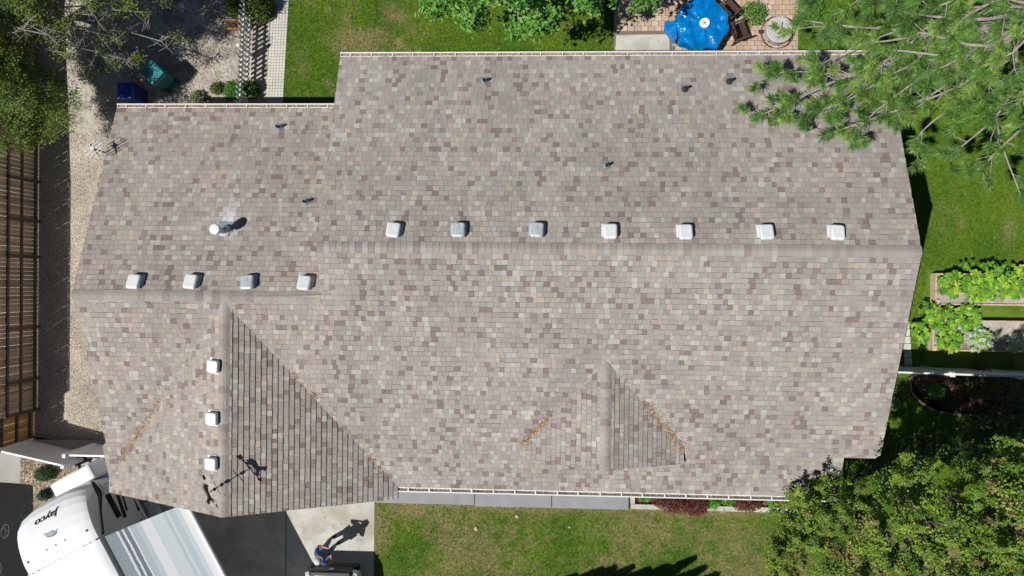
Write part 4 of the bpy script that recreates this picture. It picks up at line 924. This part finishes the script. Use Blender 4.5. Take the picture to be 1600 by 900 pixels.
# broad-leaved trees in the lower right corner
broad_tree('leafy_tree', 'yellow green tree overlapping the right end of the front gutter', G(1300,850,0)-Vector((1.0,-.7,0)), 2.9,
    [blob(1262,775,3.1,.5,.45,.5), blob(1316,772,3.6,.42,.5,.5), blob(1290,800,3.9,.7,.6,.6), blob(1228,800,2.5,.5,.5,.5), blob(1240,862,3.0,.7,.6,.6), blob(1318,868,4.2,.75,.65,.6), blob(1222,900,2.2,.5,.6,.5), blob(1300,925,3.6,.8,.6,.6), blob(1350,810,3.6,.5,.5,.6), blob(1262,830,2.7,.5,.5,.4)], 190, .075, pal_y, .13, 'trees at the lower right', sig=.105, sub=11, plume=True)
broad_tree('leafy_tree', 'tall yellow green tree with reddish tips in the lower right', G(1430,850,0)-Vector((1.9,-1.2,0)), 5.6,
    [blob(1400,765,5.4,.6,.6,.6), blob(1445,755,6.1,.6,.55,.7), blob(1400,840,6.3,.8,.75,.7), blob(1462,820,6.9,.8,.7,.7), blob(1430,895,6.3,.8,.7,.7), blob(1370,890,5.3,.7,.7,.7), blob(1490,885,6.5,.7,.7,.7), blob(1500,790,5.7,.55,.55,.6), blob(1380,930,5.1,.8,.6,.6)], 190, .075, pal_y, .15, 'trees at the lower right', sig=.105, sub=11, plume=True)
broad_tree('leafy_tree', 'bright tree cut by the right edge of the photo at lower right', G(1570,830,0)-Vector((2.0,-1.2,0)), 5.8,
    [blob(1560,760,6.3,.7,.6,.7), blob(1600,730,6.5,.7,.6,.7), blob(1540,840,6.7,.75,.75,.7), blob(1600,810,7.3,.9,.8,.8), blob(1580,895,6.7,.85,.7,.7), blob(1520,920,6.1,.7,.7,.7), blob(1660,780,7.5,.9,.9,.8), blob(1660,880,7.3,1.,.9,.8)], 190, .075, pal_y, .16, 'trees at the lower right', sig=.105, sub=11, plume=True)
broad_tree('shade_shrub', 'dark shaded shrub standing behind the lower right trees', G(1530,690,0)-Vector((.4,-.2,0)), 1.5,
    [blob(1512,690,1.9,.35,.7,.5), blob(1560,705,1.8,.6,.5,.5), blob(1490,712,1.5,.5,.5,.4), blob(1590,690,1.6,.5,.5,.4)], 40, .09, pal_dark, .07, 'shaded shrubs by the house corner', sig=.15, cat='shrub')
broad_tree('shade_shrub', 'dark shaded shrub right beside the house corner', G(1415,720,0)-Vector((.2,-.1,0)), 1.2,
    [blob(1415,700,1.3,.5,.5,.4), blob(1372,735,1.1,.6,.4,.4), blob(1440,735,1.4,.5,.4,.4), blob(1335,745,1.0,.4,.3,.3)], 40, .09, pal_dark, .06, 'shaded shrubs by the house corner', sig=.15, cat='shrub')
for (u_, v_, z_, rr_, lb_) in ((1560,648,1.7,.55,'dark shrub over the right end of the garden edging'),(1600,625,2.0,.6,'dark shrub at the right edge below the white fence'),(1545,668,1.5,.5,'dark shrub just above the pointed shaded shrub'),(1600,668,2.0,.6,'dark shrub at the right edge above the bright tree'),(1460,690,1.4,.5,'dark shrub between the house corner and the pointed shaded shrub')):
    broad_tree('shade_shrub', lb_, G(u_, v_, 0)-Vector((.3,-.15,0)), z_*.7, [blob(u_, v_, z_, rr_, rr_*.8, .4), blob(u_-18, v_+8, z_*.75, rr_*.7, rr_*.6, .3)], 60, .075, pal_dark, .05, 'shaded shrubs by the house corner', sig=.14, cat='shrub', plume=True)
def ball_shrub(u, v, r, h, pal, n, label, cat='shrub', name='round_shrub', group=None, leaf=.04, ry=None, grass=False):
    c = G(u, v, h*.6); o = empty(name, (c.x,c.y,0)); tag(o, label, cat, group)
    q = rng.normal(0, 1, (n,3)); q[:,2] = np.abs(q[:,2]); q /= np.linalg.norm(q, axis=1)[:,None]; q *= rng.uniform(.6, 1.06, (n,1))*(1+.10*np.sin(q[:,0:1]*9)*np.sin(q[:,1:2]*8+1)); q *= np.array([r, ry or r, h])
    V, F, cl = leaves(q, leaf, pick(pal, n)); link('crown', mesh_np('crown', V, [F], [cl]), m_leaf, o)
    st_ = MB()
    for k in range(7):
        a = 6.28*k/7; st_.tube([(0,0,0),(r*.3*math.cos(a),r*.3*math.sin(a),h*.5),(r*.7*math.cos(a),r*.7*math.sin(a),h*.8)], [.02,.014,.005], 5)
    st_.build('stem', m_bark_d, o)
ball_shrub(1466,614,.27,.45,[((.12,.30,.03),3),((.08,.22,.03),2)], 2200, 'bright round shrub in the shaded bed')
ball_shrub(1486,628,.27,.4,pal_dark, 2000, 'dark round shrub lower right of the bright round shrub')
ball_shrub(1540,600,.55,.8,[((.16,.17,.06),3),((.10,.12,.04),2),((.25,.16,.08),1)], 3000, 'loose brownish shrub in the shaded bed below the white fence', leaf=.07)
ball_shrub(1397,632,.26,.5,[((.35,.42,.25),3),((.2,.3,.1),2)], 900, 'pale flowering plant beside the right roof edge', cat='plant', leaf=.06)
ball_shrub(1400,612,.3,.25,[((.16,.24,.05),3),((.12,.2,.04),2)], 900, 'light green low plant just above the pale flowering plant', cat='plant', leaf=.06)
pal_red = [((.16,.035,.03),4),((.22,.06,.05),3),((.10,.03,.03),2),((.26,.12,.08),1)]
ball_shrub(1058,786,.72,.75,pal_red, 5200, 'wide dark red barberry bush below the front gutter', name='barberry_bush', group='barberry bushes in the front planter', ry=.40, leaf=.045)
ball_shrub(1090,790,.42,.7,pal_red, 2800, 'dark red barberry bush joined to the wide one on its right', name='barberry_bush', group='barberry bushes in the front planter', ry=.42, leaf=.045)
ball_shrub(1169,787,.56,.6,[((.20,.06,.045),4),((.26,.11,.07),3),((.12,.05,.04),2)], 3600, 'brownish red barberry bush nearest the lower right tree', name='barberry_bush', group='barberry bushes in the front planter', ry=.30, leaf=.045)
gp = [((.10,.34,.03),3),((.16,.42,.05),2)]
ball_shrub(1009,775,.22,.22,gp, 500, 'small bright green plant at the left end of the planter', cat='plant', name='bedding_plant', leaf=.06)
ball_shrub(1115,784,.28,.4,gp, 700, 'light green plant between the red bushes', cat='plant', name='bedding_plant', leaf=.07)
ball_shrub(1140,780,.25,.35,pal_maple, 600, 'darker green plant just left of the brownish bush', cat='plant', name='bedding_plant', leaf=.08)
ball_shrub(1208,783,.24,.25,gp, 500, 'small bright green plant at the right end of the planter', cat='plant', name='bedding_plant', leaf=.06)
ball_shrub(388,137,.28,.6,[((.10,.20,.04),3),((.16,.26,.05),2),((.25,.3,.08),1)], 1700, 'leafy shrub growing through the picket fence near the gutter', leaf=.07)
ball_shrub(400,6,.5,.9,[((.10,.18,.03),3),((.18,.24,.05),2)], 2600, 'leafy shrub on the path side of the picket fence', leaf=.08)
ball_shrub(366,8,.35,.6,[((.09,.16,.03),3),((.15,.2,.05),2)], 1400, 'leafy shrub on the dirt side of the picket fence', leaf=.08)
ball_shrub(362,140,.34,.22,[((.07,.22,.03),3),((.1,.28,.04),2)], 1500, 'bright green ground cover left of the picket fence', cat='plant', leaf=.05)
ball_shrub(336,137,.22,.3,[((.2,.24,.08),3),((.12,.16,.05),2)], 500, 'sparse yellowish plant beside the bright ground cover', cat='plant', leaf=.06)
ball_shrub(308,152,.28,.3,[((.12,.17,.06),3),((.3,.3,.16),1)], 700, 'straggly plant at the gutter right of the bins', cat='plant', leaf=.06)
ball_shrub(66,742,.34,.5,[((.06,.13,.03),3),((.1,.18,.04),2),((.12,.08,.05),1)], 2600, 'dark pointed shrub in the gravel bed above the trailer', ry=.26, leaf=.05)
ball_shrub(66,775,.2,.35,[((.05,.10,.08),3),((.08,.14,.11),2)], 900, 'small blue green shrub against the trailer nose', leaf=.05)
for u, v, r_, lb in ((1180,18,.42,'upper left of the fire pit'),(1268,12,.5,'above the fire pit'),(1300,60,.55,'under the pine boughs behind the gutter')):
    ball_shrub(u, v, r_, .5, [((.10,.28,.03),3),((.15,.34,.05),3),((.08,.2,.03),2)], int(2600*r_), 'rounded bright green shrub '+lb, leaf=.06)
# maple over the back lawn
broad_tree('maple_tree', 'bright green maple hanging into the top edge over the back lawn', (-1.0,11.6), 4.2,
    [blob(668,-6,4.0,.55,.5,.4), blob(700,-12,4.6,.8,.5,.6), blob(735,14,3.8,.55,.38,.35), blob(757,36,3.3,.36,.32,.3), blob(810,40,3.2,.34,.36,.3), blob(836,26,3.6,.5,.5,.4), blob(850,2,4.2,.6,.5,.5), blob(790,-35,5.0,1.0,.8,.8), blob(862,20,3.5,.28,.24,.2), blob(914,10,3.3,.34,.3,.3), blob(900,-40,4.6,.9,.7,.7), blob(690,17,3.3,.28,.22,.2), blob(945,-30,3.5,.6,.5,.5), blob(1000,-8,3.0,.45,.3,.3), blob(640,-50,5,.9,.8,.7), blob(780,-110,6,1.5,1.2,1.2), blob(900,-120,5.6,1.3,1.2,1)], 46, .15, pal_maple, .16, sig=.17, sub=5.5, bark=m_bark)
# loose evergreen in the upper left with bare limbs
def spray_tree(name, label, base, h, limbs, pal, bare, nleaf=90, sig=.13):
    o = empty(name, (base[0],base[1],0)); tag(o, label, 'tree'); off = Vector((base[0],base[1],0)); tr = MB(); br_ = MB(); Cs = []; Co = []
    tr.tube([(0,0,-.3),(.05,.02,h*.4),(0,.05,h*.8),(.03,0,h)], [.17,.14,.08,.03], 8)
    for (tip, z0, dens) in limbs:
        a = Vector((0,0,z0)); b2 = tip-off; n_ = 7; pts = [a.lerp(b2, i/n_)+Vector((random.uniform(-.1,.1),random.uniform(-.1,.1),.35*math.sin(math.pi*i/n_)+random.uniform(-.06,.06))) for i in range(n_+1)]
        br_.tube(pts, [.045*(1-i/(n_+1))+.008 for i in range(n_+1)], 5)
        for i in range(2, n_+1):
            for _ in range(4):
                d = Vector((random.uniform(-1,1),random.uniform(-1,1),random.uniform(-.3,.4)))*random.uniform(.3,.85); q = pts[i]+d; md = pts[i]+d*.5+Vector((0,0,.05)); br_.tube([pts[i], md, q], [.012,.009,.004], 4)
                for _ in range(4):
                    d2 = Vector((random.uniform(-1,1),random.uniform(-1,1),random.uniform(-.2,.2)))*.35; br_.tube([md, md+d2], [.007,.003], 4)
                    if random.random() < dens:
                        k = int(nleaf*random.uniform(.4,1.3)); Cs.append(np.array(md+d2)+rng.normal(0,1,(k,3))*np.array([sig,sig,sig*.6])); Co.append(.5*pick(pal,1)[0]+.5*pick(pal,k))
                if random.random() < dens:
                    k = int(nleaf*random.uniform(.5,1.4)); Cs.append(np.array(q)+rng.normal(0,1,(k,3))*np.array([sig,sig,sig*.6])); Co.append(.5*pick(pal,1)[0]+.5*pick(pal,k))
    tr.build('trunk', m_bark_d, o); br_.build('limb', m_bark, o)
    V, F, cl = leaves(np.concatenate(Cs), .085, np.concatenate(Co), up=.4, asp=.35); link('crown', mesh_np('crown', V, [F], [cl]), m_leaf, o)
pal_j = [((.15,.24,.035),4),((.24,.32,.05),3),((.09,.16,.03),3),((.32,.36,.08),1)]
spray_tree('evergreen_tree', 'shaggy evergreen with bare grey limbs in the upper left corner', (-18.3,7.9), 6.0,
    [(G(90,190,2.6),2.6,.95),(G(60,215,2.4),2.2,1),(G(20,200,2.9),2.6,1),(G(95,150,3.0),3.2,.9),(G(30,150,3.6),3.4,1),(G(10,90,4.2),3.8,1),(G(60,110,3.6),3.5,.15),(G(20,30,4.6),4.2,1),(G(-20,130,4.6),4,1),
     (G(120,95,3.2),3.4,.08),(G(175,60,3.0),3.4,.07),(G(235,20,3.0),3.6,.10),(G(200,95,2.4),3.0,.07),(G(150,20,3.8),4.2,.12),(G(110,50,4.2),4.0,.05),(G(80,60,4.6),4.6,.05),(G(250,60,2.6),3.2,.06),(G(190,-20,4),4.6,.5),(G(60,-20,5),5,.6),(G(-40,40,5.4),5,1),(G(270,-15,3.4),4.2,.35),(G(130,-40,4.6),5,.8),(G(-30,210,3.4),3,1)], pal_j, 0)
broad_tree('unseen_shade_tree', 'unseen dense dark tree added to shade the dirt in the upper left corner', (-17.2,12.2), 5.0, [(-16.5,11.6,4.6,1.4,1.2,1.0),(-17.6,11.0,5.4,1.3,1.0,1.0),(-15.2,11.6,4.2,1.1,.9,.9),(-16.0,10.6,4.4,1.0,.8,.7),(-15.2,11.1,4.8,.8,.5,.6)], 44, .14, pal_dark, .2, sig=.24)  # out-of-view tree, shaped so that its shade darkens the ground
# conical hedge below the lower edge (its shadow reaches the front lawn)
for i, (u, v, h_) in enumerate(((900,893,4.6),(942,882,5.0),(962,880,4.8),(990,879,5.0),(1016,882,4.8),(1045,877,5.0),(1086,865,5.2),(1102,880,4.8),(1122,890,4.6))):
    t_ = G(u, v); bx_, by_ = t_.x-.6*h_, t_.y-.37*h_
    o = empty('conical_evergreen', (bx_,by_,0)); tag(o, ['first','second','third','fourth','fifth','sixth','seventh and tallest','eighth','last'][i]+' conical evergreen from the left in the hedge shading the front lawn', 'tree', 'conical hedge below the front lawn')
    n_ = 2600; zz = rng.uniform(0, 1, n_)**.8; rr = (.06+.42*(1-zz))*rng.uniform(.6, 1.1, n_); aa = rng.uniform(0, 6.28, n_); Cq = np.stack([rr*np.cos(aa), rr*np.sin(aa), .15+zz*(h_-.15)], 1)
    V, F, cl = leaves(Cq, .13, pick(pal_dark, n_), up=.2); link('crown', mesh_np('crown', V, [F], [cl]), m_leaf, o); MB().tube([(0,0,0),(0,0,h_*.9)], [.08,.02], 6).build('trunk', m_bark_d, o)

# ------------------------------------------------------------ long-needled pine over the back corner
pine = empty('pine_tree', (12.3,7.0,0)); tag(pine, 'long needled pine reaching over the back right corner of the roof', 'tree')
tr = MB(); tr.tube([(0,0,-.1),(.05,0,2.5),(0,.05,5),(-.03,0,8),(0,0,11.5)], [.24,.21,.17,.11,.03], 10)
lb = MB(); TU = []                                       # tufts: (pos, dir, size)
offp = Vector((12.3,7.0,0))
def limb(tip, z0, r0=.05, dens=1.0, sag=.3, via=None):
    a = Vector((0,0,z0)); b2 = tip-offp; L = (b2-a).length; n_ = max(6, int(L/.35)); pts = []
    side = Vector((-(b2-a).y, (b2-a).x, 0)).normalized(); w1, w2 = random.uniform(-.6,.6), random.uniform(-.28,.28)
    for i in range(n_+1):
        t = i/n_; p_ = a.lerp(b2, t)+side*(w1*math.sin(math.pi*t)+w2*math.sin(2.6*math.pi*t))*min(1, L/3)+Vector((0,0,sag*math.sin(math.pi*t)))
        pts.append(p_)
    lb.tube(pts, [r0*(.95-.75*i/n_)+.006 for i in range(n_+1)], 6)
    for i in range(1, n_+1):
        t = i/n_
        if t < .25: continue
        d0 = (pts[i]-pts[i-1]).normalized()
        for s_ in (-1, 1):
            if random.random() > .52*dens: continue
            ang = random.uniform(.5, 1.2)*s_; ln = random.uniform(.35, .95)*(1.25-.6*t); dirn = (Matrix.Rotation(ang,3,'Z') @ d0+Vector((0,0,random.uniform(-.15,.35)))).normalized()
            e1 = pts[i]+dirn*ln*.55; e2 = pts[i]+dirn*ln+Vector((random.uniform(-.08,.08),random.uniform(-.08,.08),random.uniform(0,.14)))
            lb.tube([pts[i], e1, e2], [.013,.009,.006], 5); TU.append((e2, (e2-e1).normalized(), random.uniform(.8,1.15)))
            if random.random() < .55:
                e3 = e1+(Matrix.Rotation(-ang*.9,3,'Z') @ dirn)*ln*.5+Vector((0,0,.05)); lb.tube([e1,e3], [.009,.006], 4); TU.append((e3, (e3-e1).normalized(), random.uniform(.7,1.05)))
            if random.random() < .15: TU.append((pts[i]+Vector((0,0,.05)), (d0*.6+Vector((random.uniform(-.5,.5),random.uniform(-.5,.5),.7))).normalized(), random.uniform(.7,1.0)))
            if random.random() < .14:                     # dead twigs without needles
                for _ in range(5): q = pts[i]+Vector((random.uniform(-.35,.35),random.uniform(-.35,.35),random.uniform(-.2,.25))); lb.tube([pts[i], pts[i].lerp(q,.5)+Vector((0,0,.06)), q], [.008,.006,.003], 4)
    TU.append((pts[-1], (pts[-1]-pts[-2]).normalized(), 1.1))
for (u, v, z, z0, r_, dn) in ((1180,182,4.35,5.0,.05,.92),(1205,128,4.3,5.1,.04,.92),(1290,215,4.75,5.2,.045,.92),(1338,215,4.9,5.2,.045,.92),(1262,160,4.7,5.4,.04,.92),(1395,175,5.0,5.0,.05,.8),
        (1250,30,4.4,5.0,.045,.6),(1228,62,4.0,4.6,.03,.35),(1300,150,4.7,5.2,.04,.7),(1330,120,5.0,5.4,.04,.7),(1235,175,4.5,5.1,.03,.8),(1265,120,4.5,5.0,.03,.8),(1300,20,4.8,5.4,.05,.7),(1330,60,5.2,5.6,.05,.7),(1385,85,5.6,5.8,.06,.7),(1420,60,6.2,6.2,.06,.62),(1400,20,6.4,6.6,.06,.62),(1450,110,5.8,6.0,.05,.62),
        (1440,235,4.6,4.6,.045,.75),(1490,240,4.4,4.4,.045,.7),(1550,265,4.2,4.2,.05,.75),(1598,240,5.0,4.8,.05,.7),(1475,170,5.2,5.2,.05,.62),(1520,150,5.6,5.6,.05,.62),(1570,170,5.8,5.6,.05,.62),(1610,110,6.6,6.2,.05,.62),(1545,90,6.4,6.2,.05,.62),(1490,50,6.8,6.6,.06,.62),(1560,20,7.4,7.2,.06,.62),(1450,5,7,7.0,.06,.62),(1620,190,6.2,5.6,.05,.62),(1595,310,3.4,3.6,.04,.5),
        (1350,-20,6.4,6.6,.05,.7),(1510,-20,7.8,7.6,.06,.62),(1290,-15,5.4,5.8,.05,.8),(1640,40,8,7.8,.06,.62)):
    limb(G(u, v, z), z0, r_, dn)
for k in range(9):                                        # boughs on the far side of the trunk
    a = random.uniform(-.6, 2.2); z = random.uniform(4, 10); ln = random.uniform(1.5, 3.2)*(1.1-z/14); limb(offp+Vector((ln*math.cos(a),ln*math.sin(a),z)), z+.2, .045, .7)
tr.build('trunk', m_bark, pine); lb.build('limb', m_bark, pine)
NV = []; NC = []; nn_ = 135
pal_p = np.array([(.09,.22,.035),(.16,.31,.05),(.035,.09,.02),(.28,.42,.09),(.10,.21,.06)])
for (p_, d_, s_) in TU:
    k = int(nn_*s_); d_ = np.array(d_); a = rng.normal(0, 1, (k,3)); a -= d_*(a@d_)[:,None]; a /= np.linalg.norm(a, axis=1)[:,None]
    sp_a = rng.uniform(.25, 1.35, (k,1)); nd = d_*np.cos(sp_a)+a*np.sin(sp_a); nd[:,2] += .12; nd /= np.linalg.norm(nd, axis=1)[:,None]
    st_ = np.array(p_)-d_*rng.uniform(-.03, .27, (k,1))*s_; L = rng.uniform(.19, .30, (k,1))*s_; en = st_+nd*L; en[:,2] -= .02
    sd_ = np.cross(nd, np.array([0,0,1.])); sd_ /= np.linalg.norm(sd_, axis=1)[:,None]+1e-6; sd_ *= .0098
    NV.append(np.stack([st_-sd_, st_+sd_, en], 1).reshape(-1,3)); NC.append(pal_p[rng.integers(0, 5)]*.5*rng.uniform(.75, 1.3)+pal_p[rng.integers(0, 5, k)]*.5*(1+rng.normal(0, .35, (k,1)).clip(-.7, .9)))
V = np.concatenate(NV); link('crown', mesh_np('crown', V, [np.arange(len(V)).reshape(-1,3)], [np.concatenate(NC)]), m_needle, pine)
bud = MB()
for (p_, d_, s_) in TU[::5]: bud.tube([p_, Vector(p_)+Vector(d_)*.07], [.02,.008], 5)
kind(bud.build('bud', mat('pine_bud', (.45,.30,.10), .7), pine), 'stuff')

# ------------------------------------------------------------ grass and loose ground cover
def lawn_col(x, y, dry, spots, jit):
    n = len(x); g1 = np.array((.13,.30,.02)); g2 = np.array((.27,.43,.03)); g3 = np.array((.60,.49,.24))
    q = np.clip(vnoise(x, y, 2.2, 3)*.35+.5+rng.normal(0, .25*jit, n), 0, 1)[:,None]; col = g1*(1-q)+g2*q
    dd = np.clip((vnoise(x, y, 1.5, 11)+.5*vnoise(x, y, 5, 5)+.45*vnoise(x, y, 13, 8)+dry[0])*.8+rng.normal(0, .28*jit, n), 0, 1)[:,None]*dry[1]
    for (sx_, sy_, rx_, ry_, am) in spots:
        ed = 1+.45*vnoise(x, y, 4.5, 21)
        dd = np.maximum(dd, (am*np.exp(-((x-sx_)/rx_/ed)**2-((y-sy_)/ry_/ed)**2)*(1+jit*rng.normal(0, .4, n))).clip(0, .95)[:,None])
    return .82*(col*(1-dd)+g3*dd)*(1+rng.normal(0, .16, (n,1)))
def grass(name, poly, n, label, dry=(0,0), hgt=.055, spots=()):
    xs = [p[0] for p in poly]; ys_ = [p[1] for p in poly]; x = rng.uniform(min(xs), max(xs), n); y = rng.uniform(min(ys_), max(ys_), n); k = inpoly(x, y, poly)
    x, y = x[k], y[k]; n = len(x); a = rng.uniform(0, 6.28, n); h = hgt*rng.uniform(.5, 1.3, n); w = rng.uniform(.007, .013, n); ln = rng.normal(0, .032, (n,2))
    b0 = np.stack([x+np.cos(a)*w, y+np.sin(a)*w, np.zeros(n)], 1); b1 = np.stack([x-np.cos(a)*w, y-np.sin(a)*w, np.zeros(n)], 1); tp_v = np.stack([x+ln[:,0], y+ln[:,1], h], 1)
    V = np.stack([b0, b1, tp_v], 1).reshape(-1,3); o = link(name, mesh_np(name, V, [np.arange(3*n).reshape(-1,3)], [np.clip(lawn_col(x, y, dry, spots, 1.0), .01, 1)]), m_grass); o['kind'] = 'stuff'; o['label'] = label; o['category'] = 'grass'
    st_ = .07; gx = np.arange(min(xs), max(xs), st_); gy = np.arange(min(ys_), max(ys_), st_); X, Y = np.meshgrid(gx, gy); x, y = X.ravel(), Y.ravel(); k = inpoly(x+st_/2, y+st_/2, poly); x, y = x[k], y[k]
    V = np.stack([np.stack([x+dx, y+dy, np.full(len(x), .006)], 1) for dx, dy in ((0,0),(st_,0),(st_,st_),(0,st_))], 1).reshape(-1,3)
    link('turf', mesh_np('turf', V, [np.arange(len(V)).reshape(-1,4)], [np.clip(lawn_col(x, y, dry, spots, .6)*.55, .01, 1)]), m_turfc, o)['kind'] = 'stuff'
m_turfc = mat('turf_thatch', rough=.95, attr=True, noise=[(45, .35), (160, .3)], bump=(70, .8, .03))
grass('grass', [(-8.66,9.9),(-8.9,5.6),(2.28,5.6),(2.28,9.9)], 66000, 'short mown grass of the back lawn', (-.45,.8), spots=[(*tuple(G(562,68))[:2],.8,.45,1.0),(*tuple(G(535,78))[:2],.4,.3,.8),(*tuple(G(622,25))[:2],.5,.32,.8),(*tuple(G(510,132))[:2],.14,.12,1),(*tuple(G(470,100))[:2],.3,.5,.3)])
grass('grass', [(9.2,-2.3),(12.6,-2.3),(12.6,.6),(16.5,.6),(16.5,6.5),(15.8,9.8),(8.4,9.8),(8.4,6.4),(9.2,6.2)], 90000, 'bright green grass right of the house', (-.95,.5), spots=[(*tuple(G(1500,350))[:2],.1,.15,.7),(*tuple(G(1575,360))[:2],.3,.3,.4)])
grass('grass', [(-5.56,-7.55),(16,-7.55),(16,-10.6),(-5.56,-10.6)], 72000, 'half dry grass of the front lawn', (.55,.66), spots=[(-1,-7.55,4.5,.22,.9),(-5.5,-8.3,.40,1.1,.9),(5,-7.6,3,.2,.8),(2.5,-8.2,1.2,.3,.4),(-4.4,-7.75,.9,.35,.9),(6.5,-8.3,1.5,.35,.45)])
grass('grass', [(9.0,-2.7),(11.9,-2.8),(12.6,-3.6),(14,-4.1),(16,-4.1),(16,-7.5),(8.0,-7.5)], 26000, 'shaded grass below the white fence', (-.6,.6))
def stones(name, poly, n, cols, label, r=(.012,.03), z=lambda x, y: 0):
    xs = [p[0] for p in poly]; ys_ = [p[1] for p in poly]; x = rng.uniform(min(xs), max(xs), n); y = rng.uniform(min(ys_), max(ys_), n); k = inpoly(x, y, poly); x, y = x[k], y[k]; n = len(x)
    base = np.array([(1,0,0),(-.5,.87,0),(-.5,-.87,0),(0,0,.8)]); R_ = rng.uniform(r[0], r[1], (n,1,1)); a = rng.uniform(0, 6.28, n); ca, sa = np.cos(a), np.sin(a)
    B = base[None]*R_*rng.uniform(.7, 1.3, (n,4,1)); V = np.stack([B[:,:,0]*ca[:,None]-B[:,:,1]*sa[:,None]+x[:,None], B[:,:,0]*sa[:,None]+B[:,:,1]*ca[:,None]+y[:,None], B[:,:,2]+z(x,y)[:,None] if callable(z) else B[:,:,2]], 2).reshape(-1,3)
    i = np.arange(n)[:,None]*4; F = np.concatenate([i+np.array([t]) for t in ((0,1,3),(1,2,3),(2,0,3))]); c = np.array(cols)[rng.integers(0, len(cols), n)]; c = np.concatenate([c]*3)
    o = link(name, mesh_np(name, V, [F], [c]), m_paver); o['kind'] = 'stuff'; o['label'] = label; o['category'] = 'gravel'
zside = lambda x, y: np.where(x > -14.6, 0.0, (x+14.6)/(XF+14.6)*-.33-.02)
stones('loose_gravel', [(XF,-5.5),(-12.5,-5.6),(-12.5,5.3),(XF,5.3)], 30000, [srgb(190,182,170), srgb(222,215,203), srgb(150,140,128), srgb(204,184,160), srgb(232,225,214)], 'loose gravel of the side yard', r=(.008,.019), z=zside)
stones('loose_gravel', [(-17.2,5.3),(-10.1,5.3),(-10.1,9.9),(-17.2,9.9)], 12000, [srgb(150,138,122), srgb(180,168,150), srgb(100,86,72), srgb(196,184,170)], 'loose stones on the dirt behind the garage', r=(.008,.022), z=zside)
stones('loose_gravel', gb, 3000, [srgb(150,130,106), srgb(200,188,168), srgb(110,90,70), srgb(220,210,196)], 'brown gravel bed above the trailer', z=lambda x, y: np.full(len(x), .01))
for u, v, r_, lb_ in ((808,807,.07,'near the middle of the front lawn'),(744,826,.08,'left on the front lawn'),(890,824,.045,'the smallest, right on the front lawn')):
    c = G(u, v, .04); o = empty('stone', (c.x,c.y,0)); tag(o, 'pale tan stone '+lb_, 'stone', 'stones on the front lawn')
    MB().lathe([(r_*.8,0),(r_,r_*.4),(r_*.75,r_*.9),(r_*.2,r_*1.1)], 9).build('stone_body', mat('tan_stone', srgb(205,176,150), .9, noise=[(20, .25)], bump=(20, .8)), o, smooth=True)
pot = G(373,33,.3); o = empty('clay_pot', (pot.x-.15,pot.y-.1,0)); tag(o, 'brown clay trough beside the picket fence at the top', 'planter'); MB().hexa([(-.28,-.12,0),(.28,-.12,0),(.28,.12,0),(-.28,.12,0),(-.34,-.16,.3),(.34,-.16,.3),(.34,.16,.3),(-.34,.16,.3)]).build('trough', mat('clay', srgb(170,128,98), .9, noise=[(8, .2)]), o); MB().box((0,0,.305), (.6,.26,.01)).build('soil', m_mulch, o)
